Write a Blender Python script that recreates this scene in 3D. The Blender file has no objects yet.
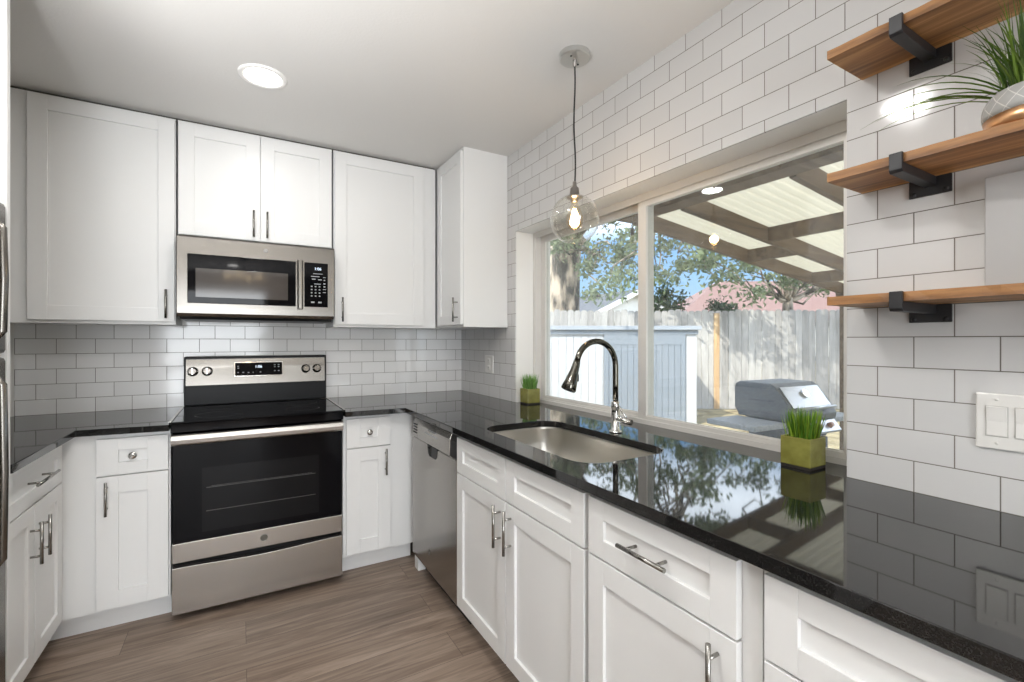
import bpy, bmesh, math, random
from mathutils import Vector, Matrix, noise

random.seed(7)
SC = bpy.context.scene
COL = SC.collection
PI = math.pi

# ------------------------------------------------------------------ camera
YAW = 0.527365                      # radians, camera turned right of +Y
EYE = 1.294
cam_d = bpy.data.cameras.new('camera')
cam_d.sensor_fit = 'HORIZONTAL'
cam_d.sensor_width = 36.0
cam_d.lens = 465.87 / 1024 * 36.0
cam_d.shift_y = -(341 - 340.49) / 1024
cam_d.clip_start = 0.02
cam_d.clip_end = 300
cam = bpy.data.objects.new('camera', cam_d)
COL.objects.link(cam)
cam.location = (0, 0, EYE)
cam.rotation_euler = (PI / 2, 0, -YAW)
SC.camera = cam

# ------------------------------------------------------------------ sky
world = bpy.data.worlds.new('sky')
SC.world = world
world.use_nodes = True
wn, wl = world.node_tree.nodes, world.node_tree.links
wn.clear()
w_out = wn.new('ShaderNodeOutputWorld')
w_bg = wn.new('ShaderNodeBackground')
w_tc = wn.new('ShaderNodeTexCoord')
w_sep = wn.new('ShaderNodeSeparateXYZ')
w_ramp = wn.new('ShaderNodeValToRGB')
cr = w_ramp.color_ramp
cr.elements[0].position = 0.0
cr.elements[0].color = (0.60, 0.80, 1.0, 1)
cr.elements[1].position = 0.55
cr.elements[1].color = (0.14, 0.36, 0.85, 1)
e = cr.elements.new(0.22)
e.color = (0.24, 0.56, 1.05, 1)
w_map = wn.new('ShaderNodeMapping')
w_map.inputs['Scale'].default_value = (1.0, 1.0, 2.2)
w_noise = wn.new('ShaderNodeTexNoise')
w_noise.inputs['Scale'].default_value = 2.6
w_noise.inputs['Detail'].default_value = 7
w_noise.inputs['Roughness'].default_value = 0.55
w_cl = wn.new('ShaderNodeMapRange')
w_cl.inputs['From Min'].default_value = 0.54
w_cl.inputs['From Max'].default_value = 0.72
w_mix = wn.new('ShaderNodeMixRGB')
w_mix.inputs['Color2'].default_value = (3.8, 4.05, 4.45, 1)
# bright high cloud bank, added to brighten the sky mirrored in the counter
w_hi = wn.new('ShaderNodeMapRange')
w_hi.inputs['From Min'].default_value = 0.20
w_hi.inputs['From Max'].default_value = 0.29
w_hi.inputs['To Min'].default_value = 0.0
w_hi.inputs['To Max'].default_value = 0.9
w_add = wn.new('ShaderNodeMath')
w_add.operation = 'ADD'
w_add.use_clamp = True
wl.new(w_tc.outputs['Generated'], w_sep.inputs[0])
wl.new(w_sep.outputs['Z'], w_ramp.inputs['Fac'])
wl.new(w_tc.outputs['Generated'], w_map.inputs['Vector'])
wl.new(w_map.outputs['Vector'], w_noise.inputs['Vector'])
wl.new(w_noise.outputs['Fac'], w_cl.inputs['Value'])
wl.new(w_sep.outputs['Z'], w_hi.inputs['Value'])
wl.new(w_cl.outputs['Result'], w_add.inputs[0])
w_lo = wn.new('ShaderNodeMapRange')          # open blue again towards the zenith
w_lo.inputs['From Min'].default_value = 0.45
w_lo.inputs['From Max'].default_value = 0.70
w_lo.inputs['To Min'].default_value = 1.0
w_lo.inputs['To Max'].default_value = 0.05
w_mul = wn.new('ShaderNodeMath')
w_mul.operation = 'MULTIPLY'
wl.new(w_sep.outputs['Z'], w_lo.inputs['Value'])
wl.new(w_hi.outputs['Result'], w_mul.inputs[0])
wl.new(w_lo.outputs['Result'], w_mul.inputs[1])
wl.new(w_mul.outputs[0], w_add.inputs[1])
wl.new(w_add.outputs[0], w_mix.inputs['Fac'])
wl.new(w_ramp.outputs['Color'], w_mix.inputs['Color1'])
wl.new(w_mix.outputs['Color'], w_bg.inputs['Color'])
w_bg.inputs['Strength'].default_value = 1.0
wl.new(w_bg.outputs[0], w_out.inputs[0])

# ------------------------------------------------------------------ sun, added fill lights, exposure
def lamp(name, kind, loc, aim, energy, color=(1, 1, 1), **kw):
    d = bpy.data.lights.new(name, kind)
    d.energy = energy
    d.color = color
    for k, v in kw.items():
        setattr(d, k, v)
    o = bpy.data.objects.new(name, d)
    COL.objects.link(o)
    o.location = loc
    o.rotation_euler = Vector(aim).to_track_quat('-Z', 'Y').to_euler()
    return o

lamp('sun', 'SUN', (-8, -4, 9), (0.75, 0.25, -0.75), 5.4, (1.0, 0.94, 0.84), angle=0.012)
lamp('added_rear_fill', 'AREA', (-0.40, -3.52, 1.12), (-0.02, 1, 0.05), 86, (0.95, 0.98, 1.0),
     shape='RECTANGLE', size=1.5, size_y=2.0)  # fill light added at the unseen rear end of the room
lamp('added_fill_uplight', 'AREA', (-0.70, 0.42, 1.05), (0.0, 0.30, 1), 37, (0.985, 0.99, 1.0), shape='DISK', size=0.34, spread=math.radians(125))  # added out of view, bounces fill light off the ceiling
lamp('added_fill_uplight', 'AREA', (-0.25, -2.7, 1.05), (0, 0, 1), 22, (0.985, 0.99, 1.0), shape='DISK', size=0.34, spread=math.radians(125))  # second added bounce fill, far behind the camera

SC.view_settings.view_transform = 'Standard'
SC.view_settings.look = 'None'
SC.view_settings.gamma = 1.0
SC.view_settings.use_curve_mapping = False
SC.view_settings.exposure = 0.36
CAN_WATTS = (2.2, 8.0, 0.6, 0.3, 2.0, 1.0, 2.0)      # one per recessed light, levels tuned; all but the first are added

# ------------------------------------------------------------------ materials
def nmat(name):
    m = bpy.data.materials.new(name)
    m.use_nodes = True
    return m, m.node_tree.nodes, m.node_tree.links, m.node_tree.nodes['Principled BSDF']

def pm(name, color, rough=0.5, metal=0.0, **kw):
    m, n, l, b = nmat(name)
    b.inputs['Base Color'].default_value = (*color, 1)
    b.inputs['Roughness'].default_value = rough
    b.inputs['Metallic'].default_value = metal
    for k, v in kw.items():
        b.inputs[k].default_value = v
    return m

def add_bump(m, scale, strength, dist=0.002, detail=3, stretch=None):
    n, l = m.node_tree.nodes, m.node_tree.links
    b = n['Principled BSDF']
    t = n.new('ShaderNodeTexCoord')
    mp = n.new('ShaderNodeMapping')
    if stretch:
        mp.inputs['Scale'].default_value = stretch
    nz = n.new('ShaderNodeTexNoise')
    nz.inputs['Scale'].default_value = scale
    nz.inputs['Detail'].default_value = detail
    bp = n.new('ShaderNodeBump')
    bp.inputs['Strength'].default_value = strength
    bp.inputs['Distance'].default_value = dist
    l.new(t.outputs['Object'], mp.inputs['Vector'])
    l.new(mp.outputs['Vector'], nz.inputs['Vector'])
    l.new(nz.outputs['Fac'], bp.inputs['Height'])
    l.new(bp.outputs['Normal'], b.inputs['Normal'])
    return m

def noise_color(name, c1, c2, scale, rough=0.6, stretch=(1, 1, 1), lo=0.35, hi=0.65, detail=5, bump=0.0, metal=0.0):
    m, n, l, b = nmat(name)
    t = n.new('ShaderNodeTexCoord')
    mp = n.new('ShaderNodeMapping')
    mp.inputs['Scale'].default_value = stretch
    nz = n.new('ShaderNodeTexNoise')
    nz.inputs['Scale'].default_value = scale
    nz.inputs['Detail'].default_value = detail
    r = n.new('ShaderNodeValToRGB')
    r.color_ramp.elements[0].position = lo
    r.color_ramp.elements[0].color = (*c1, 1)
    r.color_ramp.elements[1].position = hi
    r.color_ramp.elements[1].color = (*c2, 1)
    l.new(t.outputs['Object'], mp.inputs['Vector'])
    l.new(mp.outputs['Vector'], nz.inputs['Vector'])
    l.new(nz.outputs['Fac'], r.inputs['Fac'])
    l.new(r.outputs['Color'], b.inputs['Base Color'])
    b.inputs['Roughness'].default_value = rough
    b.inputs['Metallic'].default_value = metal
    if bump:
        bp = n.new('ShaderNodeBump')
        bp.inputs['Strength'].default_value = bump
        bp.inputs['Distance'].default_value = 0.004
        l.new(nz.outputs['Fac'], bp.inputs['Height'])
        l.new(bp.outputs['Normal'], b.inputs['Normal'])
    return m

WHITE = pm('white_cabinet_paint', (0.78, 0.782, 0.775), 0.34)
WALLP = add_bump(pm('white_wall_paint', (0.80, 0.79, 0.765), 0.6), 120, 0.15)
CEILP = add_bump(pm('ceiling_paint', (0.72, 0.71, 0.69), 0.85), 90, 0.25, 0.003)
TRIMP = pm('white_trim_paint', (0.88, 0.875, 0.855), 0.4)
GAPM = pm('gap_shade_paint', (0.10, 0.095, 0.085), 0.8)
BLACKP = pm('black_plastic', (0.010, 0.010, 0.011), 0.35, **{'Specular IOR Level': 0.15})
BLACKG = pm('black_glass', (0.003, 0.003, 0.004), 0.04, **{'Specular IOR Level': 0.12})
BLACKI = pm('black_iron', (0.018, 0.018, 0.02), 0.42)
CHROME = pm('chrome', (0.62, 0.61, 0.59), 0.07, 1.0)
NICKEL = pm('brushed_nickel', (0.33, 0.32, 0.30), 0.22, 1.0)
FAUCETM = pm('polished_nickel', (0.11, 0.105, 0.09), 0.10, 1.0)
ALU = pm('aluminium_frame', (0.70, 0.685, 0.655), 0.35, 0.15)
OVENWIN = pm('oven_window_glass', (0.008, 0.008, 0.009), 0.05, **{'Specular IOR Level': 0.15})
MWSCREEN = pm('microwave_screen', (0.055, 0.047, 0.042), 0.08)
SWITCHP = pm('white_switch_plastic', (0.76, 0.75, 0.72), 0.25)
COPPER = noise_color('copper_glaze', (0.72, 0.36, 0.16), (0.85, 0.50, 0.27), 30, 0.28, metal=0.85)
SOIL = noise_color('potting_soil', (0.02, 0.015, 0.01), (0.06, 0.045, 0.03), 60, 0.9)
CORD = pm('black_cord', (0.012, 0.012, 0.012), 0.6)
GALV = pm('grey_canopy_metal', (0.60, 0.60, 0.58), 0.30, 0.9)
SOCKETM = pm('pewter_socket', (0.35, 0.33, 0.31), 0.3, 1.0)
PANELM = pm('grey_white_enamel', (0.43, 0.43, 0.427), 0.45)

def emis(name, color, strength):
    m = bpy.data.materials.new(name)
    m.use_nodes = True
    n, l = m.node_tree.nodes, m.node_tree.links
    n.clear()
    o = n.new('ShaderNodeOutputMaterial')
    em = n.new('ShaderNodeEmission')
    em.inputs['Color'].default_value = (*color, 1)
    em.inputs['Strength'].default_value = strength
    l.new(em.outputs[0], o.inputs[0])
    return m

LED = emis('led_lens', (1.0, 0.97, 0.92), 20.0)
FILAMENT = emis('glowing_filament', (1.0, 0.66, 0.30), 26.0)
BULBGLOW = emis('warm_bulb', (1.0, 0.74, 0.42), 14.0)
DIGITS = emis('lit_digits', (0.75, 0.85, 1.0), 1.6)
PRINT = pm('pale_print', (0.42, 0.43, 0.45), 0.5)

def glassy(name, tint, ior=1.45, dust=0.0, tint2=(1, 1, 1)):
    m = bpy.data.materials.new(name)
    m.use_nodes = True
    n, l = m.node_tree.nodes, m.node_tree.links
    n.clear()
    o = n.new('ShaderNodeOutputMaterial')
    tr = n.new('ShaderNodeBsdfTransparent')
    tr.inputs['Color'].default_value = (*tint, 1)
    gl = n.new('ShaderNodeBsdfGlossy')
    gl.inputs['Roughness'].default_value = 0.015
    gl.inputs['Color'].default_value = (*tint2, 1)
    fr = n.new('ShaderNodeFresnel')
    geo = n.new('ShaderNodeNewGeometry')
    io = n.new('ShaderNodeMapRange')          # the same reflectance on both faces of the pane
    io.inputs['To Min'].default_value = ior
    io.inputs['To Max'].default_value = 1.0 / ior
    l.new(geo.outputs['Backfacing'], io.inputs['Value'])
    l.new(io.outputs['Result'], fr.inputs['IOR'])
    mx = n.new('ShaderNodeMixShader')
    l.new(fr.outputs[0], mx.inputs[0])
    l.new(tr.outputs[0], mx.inputs[1])
    l.new(gl.outputs[0], mx.inputs[2])
    last = mx
    if dust:
        tc = n.new('ShaderNodeTexCoord')
        nz = n.new('ShaderNodeTexNoise')
        nz.inputs['Scale'].default_value = 5
        nz.inputs['Detail'].default_value = 8
        mr = n.new('ShaderNodeMapRange')
        mr.inputs['From Min'].default_value = 0.35
        mr.inputs['From Max'].default_value = 0.8
        mr.inputs['To Min'].default_value = dust * 0.5
        mr.inputs['To Max'].default_value = dust * 1.8
        tl = n.new('ShaderNodeBsdfTranslucent')
        tl.inputs['Color'].default_value = (0.9, 0.9, 0.9, 1)
        m2 = n.new('ShaderNodeMixShader')
        l.new(tc.outputs['Object'], nz.inputs['Vector'])
        l.new(nz.outputs['Fac'], mr.inputs['Value'])
        l.new(mr.outputs['Result'], m2.inputs[0])
        l.new(mx.outputs[0], m2.inputs[1])
        l.new(tl.outputs[0], m2.inputs[2])
        last = m2
    l.new(last.outputs[0], o.inputs[0])
    return m

PANE = glassy('dusty_window_glass', (0.93, 0.95, 0.95), 1.45, 0.05)
GLOBE = glassy('clear_globe_glass', (0.97, 0.965, 0.95), 1.6)
BULBG = glassy('bulb_glass', (1.0, 0.93, 0.82), 1.4)

def tile_mat(name, axis, phase, k=1.0):
    m, n, l, b = nmat(name)
    g = n.new('ShaderNodeNewGeometry')
    sp = n.new('ShaderNodeSeparateXYZ')
    a = n.new('ShaderNodeMath'); a.operation = 'SUBTRACT'
    a.inputs[1].default_value = phase - 0.154 * 40
    z = n.new('ShaderNodeMath'); z.operation = 'SUBTRACT'
    z.inputs[1].default_value = 0.914 - 0.0778 * 20
    cb = n.new('ShaderNodeCombineXYZ')
    br = n.new('ShaderNodeTexBrick')
    br.offset = 0.5
    br.inputs['Scale'].default_value = 1.0
    br.inputs['Brick Width'].default_value = 0.154
    br.inputs['Row Height'].default_value = 0.0778
    br.inputs['Mortar Size'].default_value = 0.0013
    br.inputs['Mortar Smooth'].default_value = 0.15
    br.inputs['Bias'].default_value = 0
    br.inputs['Color1'].default_value = (0.68 * k, 0.678 * k, 0.672 * k, 1)
    br.inputs['Color2'].default_value = (0.73 * k, 0.728 * k, 0.722 * k, 1)
    br.inputs['Mortar'].default_value = (0.17, 0.155, 0.135, 1)
    l.new(g.outputs['Position'], sp.inputs[0])
    l.new(sp.outputs[axis], a.inputs[0])
    l.new(sp.outputs['Z'], z.inputs[0])
    l.new(a.outputs[0], cb.inputs[0])
    l.new(z.outputs[0], cb.inputs[1])
    l.new(cb.outputs[0], br.inputs['Vector'])
    l.new(br.outputs['Color'], b.inputs['Base Color'])
    rr = n.new('ShaderNodeMapRange')
    rr.inputs['To Min'].default_value = 0.10
    rr.inputs['To Max'].default_value = 0.8
    l.new(br.outputs['Fac'], rr.inputs['Value'])
    l.new(rr.outputs['Result'], b.inputs['Roughness'])
    # slight waviness of the glaze plus sunk grout
    nz = n.new('ShaderNodeTexNoise')
    nz.inputs['Scale'].default_value = 11
    nz.inputs['Detail'].default_value = 1
    l.new(g.outputs['Position'], nz.inputs['Vector'])
    mu = n.new('ShaderNodeMath'); mu.operation = 'MULTIPLY_ADD'
    mu.inputs[1].default_value = -1.0
    l.new(br.outputs['Fac'], mu.inputs[0])
    l.new(nz.outputs['Fac'], mu.inputs[2])
    bp = n.new('ShaderNodeBump')
    bp.inputs['Strength'].default_value = 0.35
    bp.inputs['Distance'].default_value = 0.002
    l.new(mu.outputs[0], bp.inputs['Height'])
    l.new(bp.outputs['Normal'], b.inputs['Normal'])
    return m

TILE_B = tile_mat('subway_tile_back', 'X', -0.9782 + 0.077, 1.1)  # same tile made lighter to offset the weaker light on this wall
TILE_R = tile_mat('subway_tile_side', 'Y', 0.5018 + 0.077, 0.88)  # same tile made darker to offset the stronger light on this wall

def granite():
    m, n, l, b = nmat('black_granite')
    t = n.new('ShaderNodeTexCoord')
    nz = n.new('ShaderNodeTexNoise')
    nz.inputs['Scale'].default_value = 420
    nz.inputs['Detail'].default_value = 2
    r = n.new('ShaderNodeValToRGB')
    r.color_ramp.elements[0].position = 0.52
    r.color_ramp.elements[0].color = (0.010, 0.010, 0.010, 1)
    r.color_ramp.elements[1].position = 0.85
    r.color_ramp.elements[1].color = (0.04, 0.038, 0.036, 1)
    l.new(t.outputs['Object'], nz.inputs['Vector'])
    l.new(nz.outputs['Fac'], r.inputs['Fac'])
    l.new(r.outputs['Color'], b.inputs['Base Color'])
    b.inputs['Roughness'].default_value = 0.035
    b.inputs['IOR'].default_value = 1.52
    return m
GRANITE = granite()

def steel(name, base, rough, stretch):
    m, n, l, b = nmat(name)
    t = n.new('ShaderNodeTexCoord')
    mp = n.new('ShaderNodeMapping')
    mp.inputs['Scale'].default_value = stretch
    nz = n.new('ShaderNodeTexNoise')
    nz.inputs['Scale'].default_value = 1.0
    nz.inputs['Detail'].default_value = 4
    mr = n.new('ShaderNodeMapRange')
    mr.inputs['To Min'].default_value = rough * 0.95
    mr.inputs['To Max'].default_value = rough * 1.07
    l.new(t.outputs['Object'], mp.inputs['Vector'])
    l.new(mp.outputs['Vector'], nz.inputs['Vector'])
    l.new(nz.outputs['Fac'], mr.inputs['Value'])
    l.new(mr.outputs['Result'], b.inputs['Roughness'])
    b.inputs['Base Color'].default_value = (*base, 1)
    b.inputs['Metallic'].default_value = 1.0
    b.inputs['Anisotropic'].default_value = 0.6
    tg = n.new('ShaderNodeTangent')
    tg.direction_type = 'RADIAL'
    tg.axis = 'Z'
    l.new(tg.outputs[0], b.inputs['Tangent'])
    return m
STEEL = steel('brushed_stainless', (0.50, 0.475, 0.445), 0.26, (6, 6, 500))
STEEL_M = steel('reflection_darkened_stainless', (0.21, 0.197, 0.18), 0.25, (6, 6, 500))  # same stainless, colour darkened to offset bright room reflections
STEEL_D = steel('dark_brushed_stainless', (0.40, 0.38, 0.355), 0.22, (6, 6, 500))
SINKM = pm('satin_sink_steel', (0.66, 0.64, 0.60), 0.30, 1.0)

def wood(name, c1, c2, c3, axis='Y', scale=1.0, rough=0.5, bump=0.2):
    m, n, l, b = nmat(name)
    t = n.new('ShaderNodeTexCoord')
    mp = n.new('ShaderNodeMapping')
    s = {'X': (1.2, 22, 22), 'Y': (22, 1.2, 22), 'Z': (22, 22, 1.2)}[axis]
    mp.inputs['Scale'].default_value = tuple(v * scale for v in s)
    nz = n.new('ShaderNodeTexNoise')
    nz.inputs['Scale'].default_value = 1.0
    nz.inputs['Detail'].default_value = 8
    nz.inputs['Roughness'].default_value = 0.62
    nz.inputs['Distortion'].default_value = 0.8
    r = n.new('ShaderNodeValToRGB')
    r.color_ramp.elements[0].position = 0.30
    r.color_ramp.elements[0].color = (*c1, 1)
    r.color_ramp.elements[1].position = 0.72
    r.color_ramp.elements[1].color = (*c3, 1)
    k = r.color_ramp.elements.new(0.5)
    k.color = (*c2, 1)
    l.new(t.outputs['Object'], mp.inputs['Vector'])
    l.new(mp.outputs['Vector'], nz.inputs['Vector'])
    l.new(nz.outputs['Fac'], r.inputs['Fac'])
    l.new(r.outputs['Color'], b.inputs['Base Color'])
    b.inputs['Roughness'].default_value = rough
    bp = n.new('ShaderNodeBump')
    bp.inputs['Strength'].default_value = bump
    bp.inputs['Distance'].default_value = 0.002
    l.new(nz.outputs['Fac'], bp.inputs['Height'])
    l.new(bp.outputs['Normal'], b.inputs['Normal'])
    return m
SHELFW = wood('stained_shelf_wood', (0.09, 0.035, 0.010), (0.38, 0.18, 0.060), (0.74, 0.42, 0.17), 'Y', 0.8)
SHELFE = wood('rough_shelf_edge', (0.11, 0.045, 0.015), (0.34, 0.16, 0.06), (0.60, 0.33, 0.14), 'Y', 2.0)
PATIOW = wood('brown_patio_timber', (0.075, 0.048, 0.030), (0.15, 0.10, 0.063), (0.22, 0.155, 0.105), 'X', 0.8, 0.8)

def floor_mat():
    m, n, l, b = nmat('vinyl_plank_floor')
    t = n.new('ShaderNodeTexCoord')
    br = n.new('ShaderNodeTexBrick')
    br.offset = 0.37
    br.inputs['Scale'].default_value = 1.0
    br.inputs['Brick Width'].default_value = 1.22
    br.inputs['Row Height'].default_value = 0.18
    br.inputs['Mortar Size'].default_value = 0.0008
    br.inputs['Color1'].default_value = (0.0, 0.0, 0.0, 1)
    br.inputs['Color2'].default_value = (1, 1, 1, 1)
    br.inputs['Mortar'].default_value = (0.3, 0.3, 0.3, 1)
    mp0 = n.new('ShaderNodeMapping')
    mp0.inputs['Location'].default_value = (7.3, 9.05, 0)
    l.new(t.outputs['Object'], mp0.inputs['Vector'])
    l.new(mp0.outputs['Vector'], br.inputs['Vector'])
    # offset grain per plank
    sc = n.new('ShaderNodeVectorMath'); sc.operation = 'SCALE'
    sc.inputs['Scale'].default_value = 9.0
    ad = n.new('ShaderNodeVectorMath'); ad.operation = 'ADD'
    l.new(br.outputs['Color'], sc.inputs[0])
    l.new(sc.outputs[0], ad.inputs[0])
    l.new(t.outputs['Object'], ad.inputs[1])
    mp = n.new('ShaderNodeMapping')
    mp.inputs['Scale'].default_value = (1.3, 15, 1)
    l.new(ad.outputs[0], mp.inputs['Vector'])
    nz = n.new('ShaderNodeTexNoise')
    nz.inputs['Scale'].default_value = 1.6
    nz.inputs['Detail'].default_value = 9
    nz.inputs['Roughness'].default_value = 0.66
    nz.inputs['Distortion'].default_value = 1.1
    l.new(mp.outputs['Vector'], nz.inputs['Vector'])
    r = n.new('ShaderNodeValToRGB')
    r.color_ramp.elements[0].position = 0.28
    r.color_ramp.elements[0].color = (0.125, 0.086, 0.062, 1)
    r.color_ramp.elements[1].position = 0.72
    r.color_ramp.elements[1].color = (0.40, 0.31, 0.245, 1)
    k = r.color_ramp.elements.new(0.5)
    k.color = (0.25, 0.187, 0.144, 1)
    l.new(nz.outputs['Fac'], r.inputs['Fac'])
    mx = n.new('ShaderNodeMixRGB')
    mx.blend_type = 'MULTIPLY'
    tone = n.new('ShaderNodeMapRange')
    tone.inputs['To Min'].default_value = 0.86
    tone.inputs['To Max'].default_value = 1.08
    l.new(br.outputs['Color'], tone.inputs['Value'])
    mx.inputs['Fac'].default_value = 1
    l.new(r.outputs['Color'], mx.inputs['Color1'])
    l.new(tone.outputs['Result'], mx.inputs['Color2'])
    mm = n.new('ShaderNodeMixRGB')
    mm.inputs['Color2'].default_value = (0.06, 0.045, 0.035, 1)
    l.new(br.outputs['Fac'], mm.inputs['Fac'])
    l.new(mx.outputs['Color'], mm.inputs['Color1'])
    l.new(mm.outputs['Color'], b.inputs['Base Color'])
    b.inputs['Roughness'].default_value = 0.45
    bp = n.new('ShaderNodeBump')
    bp.inputs['Strength'].default_value = 0.12
    bp.inputs['Distance'].default_value = 0.002
    l.new(nz.outputs['Fac'], bp.inputs['Height'])
    l.new(bp.outputs['Normal'], b.inputs['Normal'])
    return m
FLOORM = floor_mat()

def leaf_mat(name, c1, c2, trans=0.35, rough=0.5):
    m = bpy.data.materials.new(name)
    m.use_nodes = True
    n, l = m.node_tree.nodes, m.node_tree.links
    b = n['Principled BSDF']
    g = n.new('ShaderNodeNewGeometry')
    r = n.new('ShaderNodeValToRGB')
    r.color_ramp.elements[0].color = (*c1, 1)
    r.color_ramp.elements[1].color = (*c2, 1)
    l.new(g.outputs['Random Per Island'], r.inputs['Fac'])
    l.new(r.outputs['Color'], b.inputs['Base Color'])
    b.inputs['Roughness'].default_value = rough
    tl = n.new('ShaderNodeBsdfTranslucent')
    l.new(r.outputs['Color'], tl.inputs['Color'])
    mx = n.new('ShaderNodeMixShader')
    mx.inputs[0].default_value = trans
    l.new(b.outputs[0], mx.inputs[1])
    l.new(tl.outputs[0], mx.inputs[2])
    l.new(mx.outputs[0], n['Material Output'].inputs[0])
    return m
LEAF = leaf_mat('oak_leaves', (0.08, 0.12, 0.06), (0.30, 0.36, 0.19), 0.45)
BUSHL = leaf_mat('dark_bush_leaves', (0.015, 0.040, 0.015), (0.05, 0.10, 0.035))
PALEL = leaf_mat('pale_tree_leaves', (0.06, 0.10, 0.045), (0.22, 0.28, 0.12))
GRASSB = leaf_mat('green_grass_blades', (0.06, 0.17, 0.012), (0.30, 0.44, 0.04), 0.3, 0.35)
GRASSL = leaf_mat('light_grass_blades', (0.10, 0.26, 0.05), (0.28, 0.50, 0.12), 0.3, 0.35)
GRASSD = leaf_mat('deep_green_blades', (0.03, 0.085, 0.010), (0.16, 0.26, 0.035), 0.25, 0.35)
BARK = noise_color('oak_bark', (0.03, 0.026, 0.02), (0.52, 0.43, 0.33), 1.5, 0.9, (3, 3, 0.9), 0.42, 0.60, 8, 0.9)
CERAM = noise_color('olive_glaze', (0.175, 0.165, 0.035), (0.25, 0.245, 0.06), 18, 0.22, (1, 1, 1.5))
CERDARK = pm('unglazed_dark_foot', (0.02, 0.016, 0.012), 0.6)

def corrugated_mat():
    m = bpy.data.materials.new('translucent_corrugated')
    m.use_nodes = True
    n, l = m.node_tree.nodes, m.node_tree.links
    b = n['Principled BSDF']
    b.inputs['Base Color'].default_value = (0.78, 0.74, 0.60, 1)
    b.inputs['Roughness'].default_value = 0.4
    tl = n.new('ShaderNodeBsdfTranslucent')
    tl.inputs['Color'].default_value = (0.55, 0.485, 0.345, 1)
    mx = n.new('ShaderNodeMixShader')
    mx.inputs[0].default_value = 0.75
    l.new(b.outputs[0], mx.inputs[1])
    l.new(tl.outputs[0], mx.inputs[2])
    l.new(mx.outputs[0], n['Material Output'].inputs[0])
    return m
CORR = corrugated_mat()

def picket_mat():
    m, n, l, b = nmat('weathered_pickets')
    t = n.new('ShaderNodeTexCoord')
    g = n.new('ShaderNodeNewGeometry')
    mp = n.new('ShaderNodeMapping')
    mp.inputs['Scale'].default_value = (9, 9, 1.4)
    ad = n.new('ShaderNodeVectorMath'); ad.operation = 'MULTIPLY_ADD'
    ad.inputs[1].default_value = (1, 1, 1)
    k = n.new('ShaderNodeMath'); k.operation = 'MULTIPLY'; k.inputs[1].default_value = 40
    l.new(g.outputs['Random Per Island'], k.inputs[0])
    l.new(t.outputs['Object'], ad.inputs[0])
    l.new(k.outputs[0], ad.inputs[2])
    l.new(ad.outputs[0], mp.inputs['Vector'])
    nz = n.new('ShaderNodeTexNoise')
    nz.inputs['Scale'].default_value = 1.5
    nz.inputs['Detail'].default_value = 6
    l.new(mp.outputs['Vector'], nz.inputs['Vector'])
    mi = n.new('ShaderNodeMixRGB'); mi.inputs['Fac'].default_value = 0.4
    l.new(nz.outputs['Fac'], mi.inputs['Color1'])
    l.new(g.outputs['Random Per Island'], mi.inputs['Color2'])
    r = n.new('ShaderNodeValToRGB')
    r.color_ramp.elements[0].position = 0.2
    r.color_ramp.elements[0].color = (0.24, 0.228, 0.215, 1)
    r.color_ramp.elements[1].position = 0.75
    r.color_ramp.elements[1].color = (0.52, 0.50, 0.475, 1)
    l.new(mi.outputs['Color'], r.inputs['Fac'])
    l.new(r.outputs['Color'], b.inputs['Base Color'])
    b.inputs['Roughness'].default_value = 0.9
    return m
PICKET = picket_mat()
CEDAR = wood('fresh_cedar', (0.42, 0.26, 0.13), (0.55, 0.37, 0.20), (0.66, 0.47, 0.28), 'Z', 0.6, 0.8)
SHEDW = pm('white_shed_siding', (0.50, 0.505, 0.515), 0.6)
SHEDG = pm('grey_shed_paint', (0.22, 0.25, 0.285), 0.6)
SHEDR = pm('grey_shed_roof', (0.33, 0.36, 0.40), 0.7)
GRILLM = noise_color('dusty_grill_enamel', (0.06, 0.068, 0.08), (0.13, 0.14, 0.155), 60, 0.5)
GRILLS = pm('grill_stainless', (0.42, 0.425, 0.44), 0.35, 0.9)
ROOFG = noise_color('grey_shingles', (0.085, 0.09, 0.10), (0.14, 0.15, 0.165), 30, 0.9, (1, 1, 3))
ROOFP = noise_color('faded_red_shingles', (0.21, 0.125, 0.108), (0.30, 0.19, 0.17), 25, 0.9, (1, 1, 3))
HOUSEW = pm('white_house_siding', (0.82, 0.82, 0.80), 0.7)
DIRT = noise_color('dry_ground', (0.22, 0.17, 0.09), (0.46, 0.38, 0.22), 4.0, 0.95, (1, 1, 1), 0.35, 0.65, 8, 0.4)
CONC = noise_color('concrete_slab', (0.38, 0.37, 0.35), (0.48, 0.47, 0.45), 8, 0.85)

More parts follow.
